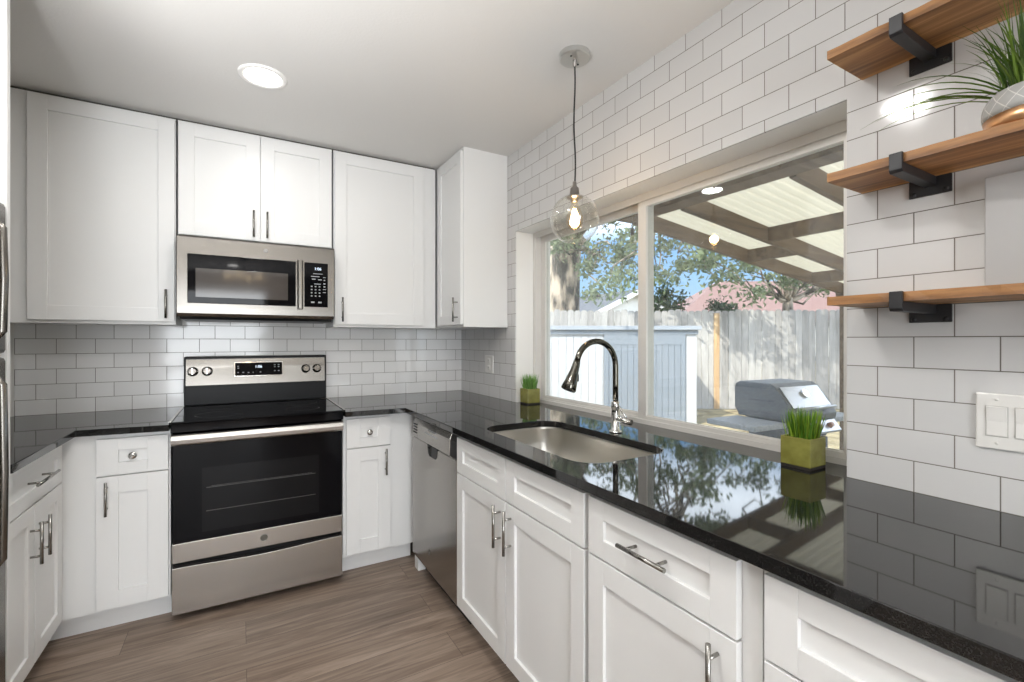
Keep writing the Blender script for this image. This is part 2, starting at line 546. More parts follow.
def lattice_mat():
    # pale grey pot with incised white diamond lines
    m, n, l, b = nmat('grey_diamond_pot')
    t = n.new('ShaderNodeTexCoord')
    s = n.new('ShaderNodeSeparateXYZ')
    at = n.new('ShaderNodeMath'); at.operation = 'ARCTAN2'
    l.new(t.outputs['Object'], s.inputs[0])
    l.new(s.outputs['Y'], at.inputs[0]); l.new(s.outputs['X'], at.inputs[1])
    outs = []
    for sg in (1, -1):
        a = n.new('ShaderNodeMath'); a.operation = 'MULTIPLY'; a.inputs[1].default_value = 16 / (2 * PI)
        z = n.new('ShaderNodeMath'); z.operation = 'MULTIPLY_ADD'; z.inputs[1].default_value = sg * 30.0
        f = n.new('ShaderNodeMath'); f.operation = 'FRACT'
        c = n.new('ShaderNodeMath'); c.operation = 'LESS_THAN'; c.inputs[1].default_value = 0.07
        l.new(at.outputs[0], a.inputs[0])
        l.new(s.outputs['Z'], z.inputs[0]); l.new(a.outputs[0], z.inputs[2])
        l.new(z.outputs[0], f.inputs[0]); l.new(f.outputs[0], c.inputs[0])
        outs.append(c)
    mx = n.new('ShaderNodeMath'); mx.operation = 'MAXIMUM'
    l.new(outs[0].outputs[0], mx.inputs[0]); l.new(outs[1].outputs[0], mx.inputs[1])
    mc = n.new('ShaderNodeMixRGB')
    mc.inputs['Color1'].default_value = (0.40, 0.40, 0.39, 1)
    mc.inputs['Color2'].default_value = (0.62, 0.61, 0.58, 1)
    l.new(mx.outputs[0], mc.inputs['Fac'])
    l.new(mc.outputs['Color'], b.inputs['Base Color'])
    b.inputs['Roughness'].default_value = 0.6
    return m
LATTICE = lattice_mat()

# ------------------------------------------------------------------ building helpers
class MB:
    """Collects vertices and faces of one mesh."""
    def __init__(self):
        self.v, self.f, self.sm = [], [], []
    def add(self, vs, fs, smooth=False):
        k = len(self.v)
        self.v += [tuple(p) for p in vs]
        self.f += [tuple(i + k for i in q) for q in fs]
        self.sm += [smooth] * len(fs)
        return self
    def box(self, x0, x1, y0, y1, z0, z1):
        vs = [(x, y, z) for x in (x0, x1) for y in (y0, y1) for z in (z0, z1)]
        return self.add(vs, [(0, 1, 3, 2), (4, 6, 7, 5), (0, 4, 5, 1), (2, 3, 7, 6), (0, 2, 6, 4), (1, 5, 7, 3)])
    def prism(self, poly, axis, a, b):
        """poly of 2D points extruded along axis between a and b."""
        def p3(u, w, t):
            return {'x': (t, u, w), 'y': (u, t, w), 'z': (u, w, t)}[axis]
        n = len(poly)
        vs = [p3(u, w, a) for u, w in poly] + [p3(u, w, b) for u, w in poly]
        fs = [tuple(range(n))[::-1], tuple(range(n, 2 * n))]
        fs += [(i, (i + 1) % n, n + (i + 1) % n, n + i) for i in range(n)]
        return self.add(vs, fs)
    def tube(self, pts, r, seg=12, caps=True, smooth=True):
        pts = [Vector(p) for p in pts]
        rs = r if isinstance(r, (list, tuple)) else [r] * len(pts)
        vs, fs = [], []
        up = None
        for i, p in enumerate(pts):
            t = (pts[min(i + 1, len(pts) - 1)] - pts[max(i - 1, 0)])
            if t.length < 1e-9:
                t = Vector((0, 0, 1))
            t.normalize()
            if up is None:
                up = Vector((0, 0, 1)) if abs(t.z) < 0.9 else Vector((1, 0, 0))
            a = t.cross(up)
            if a.length < 1e-6:
                a = t.cross(Vector((1, 0, 0)))
            a.normalize()
            bb = a.cross(t).normalized()
            up = bb
            for k in range(seg):
                an = 2 * PI * k / seg
                vs.append(p + a * math.cos(an) * rs[i] + bb * math.sin(an) * rs[i])
        for i in range(len(pts) - 1):
            for k in range(seg):
                k2 = (k + 1) % seg
                fs.append((i * seg + k, i * seg + k2, (i + 1) * seg + k2, (i + 1) * seg + k))
        self.add(vs, fs, smooth)
        if caps:
            b0 = len(self.v) - len(vs)
            self.f.append(tuple(b0 + k for k in range(seg))); self.sm.append(False)
            e0 = b0 + (len(pts) - 1) * seg
            self.f.append(tuple(e0 + k for k in reversed(range(seg)))); self.sm.append(False)
        return self
    def lathe(self, prof, center=(0, 0, 0), seg=40, axis='z', smooth=True):
        """prof: list of (radius, height)."""
        cx, cy, cz = center
        vs, fs = [], []
        for r, h in prof:
            for k in range(seg):
                a = 2 * PI * k / seg
                u, w = r * math.cos(a), r * math.sin(a)
                vs.append({'z': (cx + u, cy + w, cz + h), 'y': (cx + u, cy + h, cz + w), 'x': (cx + h, cy + u, cz + w)}[axis])
        for i in range(len(prof) - 1):
            for k in range(seg):
                k2 = (k + 1) % seg
                fs.append((i * seg + k, i * seg + k2, (i + 1) * seg + k2, (i + 1) * seg + k))
        return self.add(vs, fs, smooth)

def world_of(o):
    m = o.matrix_basis.copy()
    return world_of(o.parent) @ m if o.parent else m

def part(name, mb, mat, parent=None, bevel=0.0, label=None, kind=None, local=False, segs=2):
    """Link mb as ONE mesh object; coordinates are in world space unless local."""
    me = bpy.data.meshes.new(name)
    vs = mb.v
    if parent is not None and not local:
        inv = world_of(parent).inverted()
        vs = [inv @ Vector(p) for p in vs]
    me.from_pydata(vs, [], mb.f)
    me.validate()
    for p, s in zip(me.polygons, mb.sm):
        p.use_smooth = s
    bm = bmesh.new(); bm.from_mesh(me)
    bmesh.ops.recalc_face_normals(bm, faces=bm.faces)
    bm.to_mesh(me); bm.free()
    me.materials.append(mat)
    o = bpy.data.objects.new(name, me)
    COL.objects.link(o)
    if parent is not None:
        o.parent = parent
    if bevel:
        bv = o.modifiers.new('edge', 'BEVEL')
        bv.width = bevel; bv.segments = segs; bv.limit_method = 'ANGLE'; bv.angle_limit = 0.6
    if label: o['label'] = label
    if kind: o['kind'] = kind
    return o

def thing(name, label, cat, loc, rz=0.0, group=None):
    o = bpy.data.objects.new(name, None)
    o.empty_display_size = 0.05
    COL.objects.link(o)
    o.location = loc; o.rotation_euler = (0, 0, rz)
    o['label'] = label; o['category'] = cat
    if group: o['group'] = group
    return o

def tag(o, label, cat, group=None):
    o['label'] = label; o['category'] = cat
    if group: o['group'] = group
    return o

def copy_thing(root, loc, label=None):
    def cp(o, par):
        c = o.copy(); COL.objects.link(c)
        if par: c.parent = par
        for ch in [k for k in o.children]:
            cp(ch, c)
        return c
    r = cp(root, None)
    r.location = loc
    if label: r['label'] = label
    return r

def text_part(name, s, size, loc, rot, mat, parent, shear=0.0, ext=0.0004):
    cu = bpy.data.curves.new(name, 'FONT')
    cu.body = s; cu.size = size; cu.align_x = 'CENTER'; cu.align_y = 'CENTER'
    cu.extrude = ext; cu.shear = shear
    cu.materials.append(mat)
    o = bpy.data.objects.new(name, cu)
    COL.objects.link(o)
    o.parent = parent
    inv = world_of(parent).inverted()
    o.location = inv @ Vector(loc)
    o.rotation_euler = rot
    me = bpy.data.meshes.new_from_object(o)
    q = bpy.data.objects.new(name, me)
    COL.objects.link(q)
    q.parent = parent; q.location = o.location; q.rotation_euler = rot
    bpy.data.objects.remove(o)
    q.name = name
    return q

def struct(name, mb, mat, parent=None, bevel=0.0):
    return part(name, mb, mat, parent, bevel, kind='structure')

# ------------------------------------------------------------------ room shell
W, D, H = 1.457, 3.269, 2.455          # right wall, back wall, ceiling height
XL, YR, XF = -1.24, -3.6, -4.2                   # left wall, rear wall
WY0, WY1, WZ0, WZ1 = 0.651, 2.465, 0.886, 1.965   # window opening
XO = 1.72                              # outer face of the right wall

struct('floor', MB().box(XF - 0.2, W + 0.2, YR - 0.2, D + 0.2, -0.06, 0.0), FLOORM)
struct('ceiling', MB().box(XF - 0.2, XO, YR - 0.2, D + 0.2, H, H + 0.1), CEILP)
wb = struct('wall_back', MB().box(XL - 0.2, XO, D + 0.008, D + 0.15, -0.06, H), WALLP)
struct('tile_back', MB().box(-0.98, W, D, D + 0.008, 0.86, H), TILE_B, wb)
wr = struct('wall_right', MB().box(W + 0.008, XO, WY1, D + 0.008, -0.06, H).box(W + 0.008, XO, YR - 0.2, WY0, -0.06, H)
            .box(W + 0.008, XO, WY0, WY1, -0.06, WZ0).box(W + 0.008, XO, WY0, WY1, WZ1, H), TRIMP)
struct('tile_right', MB().box(W, W + 0.008, WY1, D, 0.86, H).box(W, W + 0.008, -1.2, WY0, 0.86, H)
       .box(W, W + 0.008, WY0, WY1, WZ1, H).box(W, W + 0.008, -1.2, D, 0.80, 0.86), TILE_R, wr)
struct('wall_left', MB().box(XL - 0.15, XL, 1.0, D + 0.008, -0.06, H).box(XF, XL - 0.15, 1.0, 1.15, -0.06, H).box(XF - 0.15, XF, YR - 0.2, 1.15, -0.06, H), WALLP)
DX0, DX1 = -1.22, 0.42                # unseen glazed door, added to go with the rear fill light
struct('wall_rear', MB().box(XF - 0.2, DX0, YR - 0.15, YR, -0.06, H).box(DX1, XO, YR - 0.15, YR, -0.06, H)
       .box(DX0, DX1, YR - 0.15, YR, 2.18, H), pm('taupe_wall_paint', (0.34, 0.31, 0.28), 0.7))  # unseen wall, dark colour chosen to dull the steel's reflections
struct('added_door_1', MB().box(DX0, DX0 + 0.07, YR - 0.11, YR - 0.05, 0, 2.18).box(DX1 - 0.07, DX1, YR - 0.11, YR - 0.05, 0, 2.18)
       .box(-0.44, -0.36, YR - 0.11, YR - 0.05, 0.08, 2.10).box(DX0 + 0.07, DX1 - 0.07, YR - 0.11, YR - 0.05, 2.10, 2.18)
       .box(DX0 + 0.07, DX1 - 0.07, YR - 0.11, YR - 0.05, 0, 0.08), TRIMP)

# --- sliding window in the right wall
FX0, FX1 = 1.588, 1.665
fz0, fz1 = 0.914, WZ1
win = struct('window_1', MB().box(FX0, FX1, WY0 + 0.030, WY1 - 0.030, fz0 - 0.01, fz0 + 0.014).box(FX0, FX1, WY0 + 0.030, WY1 - 0.030, fz1 - 0.024, fz1)
             .box(FX0, FX1, WY1 - 0.030, WY1, fz0 - 0.01, fz1).box(FX0, FX1, WY0, WY0 + 0.030, fz0 - 0.01, fz1)
             .box(FX0, FX0 + 0.005, WY0 + 0.0305, WY1 - 0.0305, fz0 + 0.0141, fz0 + 0.020).box(FX0 + 0.036, FX0 + 0.040, WY0 + 0.0305, WY1 - 0.0305, fz0 + 0.0141, fz0 + 0.022)
             .box(FX0, FX0 + 0.005, WY0 + 0.0305, WY1 - 0.0305, fz1 - 0.034, fz1 - 0.0241), ALU)
def sash(xa, xb, ya, yb, st0, st1):
    zb, zt = fz0 + 0.0145, fz1 - 0.0245
    m = MB().box(xa, xb, ya + st0, yb - st1, zb, zb + 0.022).box(xa, xb, ya + st0, yb - st1, zt - 0.034, zt)
    m.box(xa, xb, ya, ya + st0, zb, zt).box(xa, xb, yb - st1, yb, zb, zt)
    m.box(xa + 0.006, xa + 0.009, ya + st0 + 0.001, yb - st1 - 0.001, zb + 0.0221, zb + 0.027)
    s = struct('window_sash', m, ALU, win)
    struct('window_pane', MB().box((xa + xb) / 2 - 0.0015, (xa + xb) / 2 + 0.0015, ya + st0, yb - st1, zb + 0.022, zt - 0.034), PANE, s)
sash(FX0 + 0.042, FX0 + 0.066, 1.535, WY1 - 0.0305, 0.040, 0.042)
sash(FX0 + 0.007, FX0 + 0.033, WY0 + 0.0305, 1.575, 0.040, 0.048)

# ------------------------------------------------------------------ cabinet pieces
class Face:
    """A cabinet face: u runs along the face, n points out of it into the room."""
    def __init__(self, kind, pos):
        self.kind, self.pos = kind, pos
    def box(self, mb, u0, u1, z0, z1, n0, n1):
        k, p = self.kind, self.pos
        if k == '-y': return mb.box(u0, u1, p - n1, p - n0, z0, z1)
        if k == '-x': return mb.box(p - n1, p - n0, u0, u1, z0, z1)
        if k == '+x': return mb.box(p + n0, p + n1, u0, u1, z0, z1)
    def pt(self, u, z, n):
        k, p = self.kind, self.pos
        return {'-y': (u, p - n, z), '-x': (p - n, u, z), '+x': (p + n, u, z)}[k]

DT = 0.019
def shaker(F, name, parent, u0, u1, z0, z1, rail=0.057, mat=None):
    m = MB()
    rz = min(rail, (z1 - z0) * 0.33)
    F.box(m, u0, u0 + rail, z0, z1, 0.001, DT)
    F.box(m, u1 - rail, u1, z0, z1, 0.001, DT)
    F.box(m, u0 + rail, u1 - rail, z0, z0 + rz, 0.001, DT)
    F.box(m, u0 + rail, u1 - rail, z1 - rz, z1, 0.001, DT)
    F.box(m, u0 + rail - 0.004, u1 - rail + 0.004, z0 + rz - 0.004, z1 - rz + 0.004, 0.002, DT - 0.0095)
    return part(name, m, mat or WHITE, parent, 0.0011)

def bar_pull(F, parent, u, z, length, vertical=True, mat=None, r=0.0055):
    m = MB()
    n = DT + 0.030
    if vertical:
        m.tube([F.pt(u, z - length / 2, n), F.pt(u, z + length / 2, n)], r, 14)
        ps = [(u, z - length * 0.31), (u, z + length * 0.31)]
    else:
        m.tube([F.pt(u - length / 2, z, n), F.pt(u + length / 2, z, n)], r, 14)
        ps = [(u - length * 0.31, z), (u + length * 0.31, z)]
    for a, b in ps:
        m.tube([F.pt(a, b, DT - 0.007), F.pt(a, b, n)], r * 0.75, 12)
    return part('handle', m, mat or NICKEL, parent)

def knob(F, parent, u, z):
    m = MB()
    ax = 'y' if F.kind == '-y' else 'x'
    m.tube([F.pt(u, z, DT - 0.007), F.pt(u, z, DT + 0.004), F.pt(u, z, DT + 0.014), F.pt(u, z, DT + 0.020), F.pt(u, z, DT + 0.026), F.pt(u, z, DT + 0.029)],
           [0.010, 0.007, 0.007, 0.0165, 0.015, 0.007], 20)
    return part('knob', m, CHROME, parent)

def carcass(F, parent, u0, u1, z0, z1, depth, toe=0.0, toe_in=0.076):
    m = MB()
    F.box(m, u0, u1, z0, z1, -depth, -0.0)
    b = part('body', m, WHITE, parent)
    if toe:
        t = MB()
        F.box(t, u0, u1, 0.0, z0, -depth, -toe_in)
        part('toe_kick', t, WHITE, parent)
    return b

BZ0, BZ1 = 0.108, 0.884           # base carcass
# ---- back run
FB = Face('-y', 2.66)
c = thing('base_cabinet', 'narrow white base cabinet just left of the range, drawer with round knob over one door', 'cabinet', (-0.46, 2.66, 0))
carcass(FB, c, -0.748, -0.280, BZ0, BZ1, D - 2.66 - 0.003, 0.1)
d = shaker(FB, 'drawer', c, -0.540, -0.287, 0.705, 0.864, 0.075); knob(FB, d, -0.413, 0.786)
d = shaker(FB, 'door', c, -0.540, -0.287, 0.122, 0.699, 0.075); bar_pull(FB, d, -0.503, 0.608, 0.146)
c = thing('base_cabinet', 'narrow white base cabinet between range and dishwasher corner, drawer with round knob over one door', 'cabinet', (0.62, 2.66, 0))
carcass(FB, c, 0.481, 0.884, BZ0, BZ1, D - 2.66 - 0.003, 0.1)
d = shaker(FB, 'drawer', c, 0.497, 0.740, 0.705, 0.864, 0.072); knob(FB, d, 0.618, 0.786)
d = shaker(FB, 'door', c, 0.497, 0.740, 0.122, 0.699, 0.072); bar_pull(FB, d, 0.708, 0.613, 0.146)
# ---- left run
FL = Face('+x', -0.664)
c = thing('base_cabinet', 'white base cabinet on the left wall, wide drawer with bar pull over two doors', 'cabinet', (-0.664, 2.33, 0))
carcass(FL, c, 2.005, 2.655, BZ0, BZ1, -0.664 - XL - 0.003, 0.1)
d = shaker(FL, 'drawer', c, 2.030, 2.630, 0.705, 0.864); bar_pull(FL, d, 2.36, 0.785, 0.22, False)
d = shaker(FL, 'door', c, 2.333, 2.630, 0.122, 0.699); bar_pull(FL, d, 2.372, 0.57, 0.150)
d = shaker(FL, 'door', c, 2.030, 2.327, 0.122, 0.699); bar_pull(FL, d, 2.288, 0.57, 0.150)
# ---- right run
FR = Face('-x', 0.849)
c = thing('sink_base_cabinet', 'white sink base cabinet beside the dishwasher, two doors with paired bar handles', 'cabinet', (0.849, 1.47, 0))
m = MB()
FR.box(m, 1.021, 1.922, BZ0, BZ1, -0.018, 0.0)
FR.box(m, 1.021, 1.036, BZ0, BZ1, -0.60, -0.018); FR.box(m, 1.904, 1.922, BZ0, BZ1, -0.60, -0.018)
FR.box(m, 1.036, 1.904, BZ0, BZ0 + 0.018, -0.60, -0.018)
part('body', m, WHITE, c)
part('toe_kick', MB().box(0.925, 1.45, 1.018, 1.922, 0, BZ0), WHITE, c)
shaker(FR, 'drawer_front', c, 1.475, 1.912, 0.712, 0.866, 0.06); shaker(FR, 'drawer_front', c, 1.026, 1.469, 0.712, 0.866, 0.06)
d = shaker(FR, 'door', c, 1.475, 1.912, 0.118, 0.706, 0.06); bar_pull(FR, d, 1.511, 0.612, 0.155)
d = shaker(FR, 'door', c, 1.026, 1.469, 0.118, 0.706, 0.06); bar_pull(FR, d, 1.433, 0.612, 0.155)
c = thing('base_cabinet', 'white base cabinet with horizontal bar pull on its drawer, right of the sink cabinet', 'cabinet', (0.849, 0.79, 0))
carcass(FR, c, 0.520, 1.0115, BZ0, BZ1, W - 0.849 - 0.003, 0.1)
d = shaker(FR, 'drawer', c, 0.561, 1.006, 0.712, 0.866, 0.06); bar_pull(FR, d, 0.787, 0.790, 0.150, False)
d = shaker(FR, 'door', c, 0.561, 1.006, 0.118, 0.706, 0.06); bar_pull(FR, d, 0.602, 0.615, 0.155)
c = thing('drawer_cabinet', 'white cabinet with a wide top drawer front at the near end of the window counter', 'cabinet', (0.849, 0.1, 0))
carcass(FR, c, -0.45, 0.517, BZ0, BZ1, W - 0.849 - 0.003, 0.1)
shaker(FR, 'drawer', c, -0.41, 0.506, 0.712, 0.866, 0.06)
shaker(FR, 'drawer', c, -0.41, 0.506, 0.418, 0.706, 0.06)
shaker(FR, 'drawer', c, -0.41, 0.506, 0.118, 0.412, 0.06)

# ---- upper cabinets
UZ0, UZ1 = 1.376, 2.440
FU = Face('-y', 2.964)
DU = D - 2.964 - 0.003
c = thing('upper_cabinet', 'tall white upper cabinet left of the microwave, single broad door', 'cabinet', (-0.6, 2.964, UZ0))
carcass(FU, c, XL + 0.003, -0.2905, UZ0, UZ1, DU)
d = shaker(FU, 'door', c, -0.842, -0.294, 1.391, 2.430, 0.068); bar_pull(FU, d, -0.328, 1.480, 0.146)
c = thing('upper_cabinet', 'short white upper cabinet above the microwave, two doors', 'cabinet', (0.095, 2.964, 1.838))
carcass(FU, c, -0.2815, 0.4735, 1.838, UZ1, DU)
d = shaker(FU, 'door', c, -0.278, 0.093, 1.846, 2.430, 0.068); bar_pull(FU, d, 0.062, 1.934, 0.146)
d = shaker(FU, 'door', c, 0.097, 0.468, 1.846, 2.430, 0.068); bar_pull(FU, d, 0.128, 1.934, 0.146)
c = thing('upper_cabinet', 'tall white upper cabinet right of the microwave, single door and corner filler', 'cabinet', (0.8, 2.964, UZ0))
carcass(FU, c, 0.4825, 1.130, UZ0, UZ1, DU)
d = shaker(FU, 'door', c, 0.488, 1.044, 1.391, 2.430, 0.068); bar_pull(FU, d, 0.528, 1.480, 0.146)
FUR = Face('-x', 1.152)
c = thing('upper_cabinet', 'white upper cabinet on the window wall, narrow door edge-on and blank side panel', 'cabinet', (1.3, 2.8, UZ0))
carcass(FUR, c, 2.553, D - 0.003, UZ0, H - 0.0005, W - 1.152 - 0.003)
d = shaker(FUR, 'door', c, 2.557, 2.935, 1.391, 2.430, 0.06); bar_pull(FUR, d, 2.600, 1.480, 0.146)
# ---- dark strip painted as the shade between cabinet tops and ceiling
struct('gap_shade_1', MB().box(XL, 1.130, 2.985, D, UZ1, H), GAPM)

# ------------------------------------------------------------------ countertops and sink
CT, CB = 0.914, 0.886
def slab(outer, holes, z0, z1):
    bm = bmesh.new()
    es = []
    for loop in [outer] + holes:
        vs = [bm.verts.new((x, y, z1)) for x, y in loop]
        es += [bm.edges.new((vs[i], vs[(i + 1) % len(vs)])) for i in range(len(vs))]
    bmesh.ops.triangle_fill(bm, use_beauty=True, edges=es)
    r = bmesh.ops.extrude_face_region(bm, geom=bm.faces[:])
    for g in r['geom']:
        if isinstance(g, bmesh.types.BMVert):
            g.co.z = z0
    bmesh.ops.recalc_face_normals(bm, faces=bm.faces)
    bm.verts.index_update()
    mb = MB()
    mb.add([v.co[:] for v in bm.verts], [[v.index for v in f.verts] for f in bm.faces])
    bm.free()
    return mb
def rrect(x0, x1, y0, y1, r, n=8):
    pts = []
    for cx, cy, a0 in ((x1 - r, y1 - r, 0), (x0 + r, y1 - r, 90), (x0 + r, y0 + r, 180), (x1 - r, y0 + r, 270)):
        for k in range(n + 1):
            a = math.radians(a0 + 90 * k / n)
            pts.append((cx + r * math.cos(a), cy + r * math.sin(a)))
    return pts
CE = 0.803
sink_hole = rrect(0.905, 1.292, 1.105, 1.838, 0.095, 10)
o = part('countertop', slab([(0.481, 2.585), (CE, 2.570), (CE, -0.47), (W, -0.47), (W, WY0), (FX0 - 0.001, WY0), (FX0 - 0.001, WY1), (W, WY1), (W, D - 0.001), (0.481, D - 0.001)],
                            [sink_hole], CB, CT), GRANITE, None, 0.002)
tag(o, 'L-shaped polished black granite countertop running from the range along the window wall', 'countertop')
o = part('countertop', slab([(-0.280, 2.590), (-0.603, 2.625), (-0.603, 2.003), (XL + 0.003, 2.003), (XL + 0.003, D - 0.001), (-0.280, D - 0.001)], [], CB, CT), GRANITE, None, 0.002)
tag(o, 'smaller polished black granite countertop in the corner left of the range', 'countertop')

sk = thing('sink', 'stainless undermount sink with rounded corners set into the black counter', 'sink', (1.1, 1.47, 0.68))
def bowl(x0, x1, y0, y1, r, z_top, depth):
    m = MB(); rings = []
    n = 10
    prof = [(-0.016, 0), (0.006, 0), (0.010, -0.01), (-0.004, -depth * 0.55), (-0.018, -depth + 0.05), (-0.035, -depth + 0.015), (-0.07, -depth)]
    cnt = None
    vs, fs = [], []
    for k, (e, dz) in enumerate(prof):
        if k == 0: e = 0.022
        rr = max(0.02, r + e)
        ring = rrect(x0 - e, x1 + e, y0 - e, y1 + e, rr, n)
        cnt = len(ring)
        vs += [(x, y, z_top + dz) for x, y in ring]
    for k in range(len(prof) - 1):
        for i in range(cnt):
            j = (i + 1) % cnt
            fs.append((k * cnt + i, k * cnt + j, (k + 1) * cnt + j, (k + 1) * cnt + i))
    fs.append(tuple((len(prof) - 1) * cnt + i for i in range(cnt)))
    m.add(vs, fs, True)
    return m
b = part('bowl', bowl(0.905, 1.292, 1.105, 1.838, 0.095, CB - 0.0015, 0.20), SINKM, sk)
part('drain', MB().lathe([(0.001, 0.004), (0.03, 0.004), (0.045, 0.006), (0.055, 0.002), (0.055, 0)], (1.12, 1.47, CB - 0.2 - 0.001), 28), CHROME, sk)

# ------------------------------------------------------------------ faucet
FXp, FYp = 1.342, 1.452
fa = thing('faucet', 'tall polished nickel gooseneck faucet with pull-down head behind the sink', 'faucet', (FXp, FYp, CT))
part('base', MB().lathe([(0.0, 0.0), (0.026, 0.0), (0.026, 0.006), (0.018, 0.010), (0.0165, 0.10), (0.0175, 0.104), (0.0175, 0.126), (0.0125, 0.130), (0.0, 0.130)], (FXp, FYp, CT), 28), CHROME, fa)
pts = [(FXp, FYp, CT + 0.12), (FXp, FYp, CT + 0.20), (FXp, FYp, CT + 0.275)]
R = 0.102
for k in range(1, 17):
    a = PI * k / 16 * 0.93
    pts.append((FXp - R + R * math.cos(a), FYp, CT + 0.275 + R * math.sin(a)))
lx, _, lz = pts[-1]
part('spout', MB().tube(pts, 0.0118, 18), FAUCETM, fa)
sp = part('spray_head', MB().tube([(lx + 0.001, FYp, lz + 0.004), (lx - 0.003, FYp, lz - 0.010), (lx - 0.013, FYp, lz - 0.038), (lx - 0.030, FYp, lz - 0.080), (lx - 0.041, FYp, lz - 0.105), (lx - 0.043, FYp, lz - 0.109)],
                         [0.0128, 0.0150, 0.0175, 0.0255, 0.0305, 0.027], 22), FAUCETM, fa)
part('spray_button', MB().box(lx - 0.006, lx + 0.006, FYp - 0.006, FYp + 0.006, lz - 0.078, lz - 0.050), BLACKP, sp, 0.001)
lv = part('valve', MB().tube([(FXp, FYp, CT + 0.058), (FXp + 0.004, FYp - 0.030, CT + 0.056), (FXp + 0.012, FYp - 0.078, CT + 0.050)], [0.0135, 0.0125, 0.0125], 18), CHROME, fa)
part('lever', MB().tube([(FXp + 0.009, FYp - 0.062, CT + 0.056), (FXp + 0.002, FYp - 0.028, CT + 0.098), (FXp - 0.002, FYp - 0.010, CT + 0.122)], [0.005, 0.004, 0.0035], 12), CHROME, lv)

# ------------------------------------------------------------------ range
RX0, RX1 = -0.275, 0.474
rg = thing('range', 'stainless freestanding electric range with black glass cooktop and oven door', 'range', (0.1, 2.9, 0))
part('body', MB().box(RX0, RX1, 2.665, D - 0.02, 0.03, 0.895).box(RX0 + 0.03, RX0 + 0.07, 2.75, 2.79, 0, 0.03).box(RX1 - 0.07, RX1 - 0.03, 2.75, 2.79, 0, 0.03)
     .box(RX0 + 0.03, RX0 + 0.07, 3.1, 3.14, 0, 0.03).box(RX1 - 0.07, RX1 - 0.03, 3.1, 3.14, 0, 0.03), BLACKP, rg)
ck = part('cooktop', MB().box(RX0 - 0.004, RX1 + 0.006, 2.575, 3.16, 0.916, 0.926).box(RX0, RX1, 2.60, 2.665, 0.872, 0.916).box(RX0, RX1, 2.665, 3.16, 0.895, 0.916), BLACKG, rg, 0.003)
for xa in (RX0 - 0.005, RX1 - 0.004):
    part('side_trim', MB().box(xa, xa + 0.011, 2.58, 3.16, 0.9262, 0.9285), STEEL, ck, label='thin stainless trim strip')
BURN = pm('burner_ring_print', (0.035, 0.035, 0.037), 0.12)
for bx, by, br in ((-0.09, 2.75, 0.105), (0.29, 2.76, 0.085), (-0.09, 3.01, 0.075), (0.29, 3.01, 0.105)):
    part('burner_ring', MB().lathe([(br, 0), (br, 0.0006), (br - 0.004, 0.0006), (br - 0.004, 0)], (bx, by, 0.9262), 40), BURN, ck)
dr = part('oven_door', MB().box(RX0 + 0.003, RX1 - 0.003, 2.622, 2.663, 0.360, 0.868), BLACKG, rg, 0.004)
part('door_trim', MB().box(RX0 + 0.003, RX1 - 0.003, 2.614, 2.663, 0.272, 0.361), STEEL, dr, 0.003, label='stainless lower band of the oven door')
part('oven_window', MB().box(-0.157, 0.355, 2.6205, 2.6225, 0.395, 0.696), OVENWIN, dr)
RACK = pm('oven_rack_wire', (0.055, 0.052, 0.05), 0.35)
m = MB()
for z in (0.49, 0.60):
    m.box(-0.14, 0.338, 2.6192, 2.6206, z, z + 0.0028)
m.box(-0.12, 0.32, 2.6192, 2.6206, 0.606, 0.6075)
part('oven_rack', m, RACK, dr)
# broad flat handle across the top of the door
m = MB()
m.prism([(2.585, 0.816), (2.577, 0.824), (2.575, 0.842), (2.579, 0.860), (2.590, 0.868), (2.600, 0.866), (2.600, 0.818)], 'x', RX0 + 0.002, RX1 - 0.004)
m.box(RX0 + 0.01, RX0 + 0.03, 2.60, 2.623, 0.825, 0.86).box(RX1 - 0.03, RX1 - 0.01, 2.60, 2.623, 0.825, 0.86)
part('handle', m, STEEL, dr, 0.002)
# storage drawer with a shallow scooped top
m = MB(); N = 24
top = []
for k in range(N + 1):
    x = RX0 + 0.003 + (RX1 - RX0 - 0.006) * k / N
    s = math.sin(PI * k / N) ** 2
    top.append((x, 0.250 - 0.012 * s))
poly = [(RX0 + 0.003, 0.036)] + top + [(RX1 - 0.003, 0.036)]
m.prism(poly, 'y', 2.616, 2.660)
part('drawer', m, STEEL, rg, 0.002)

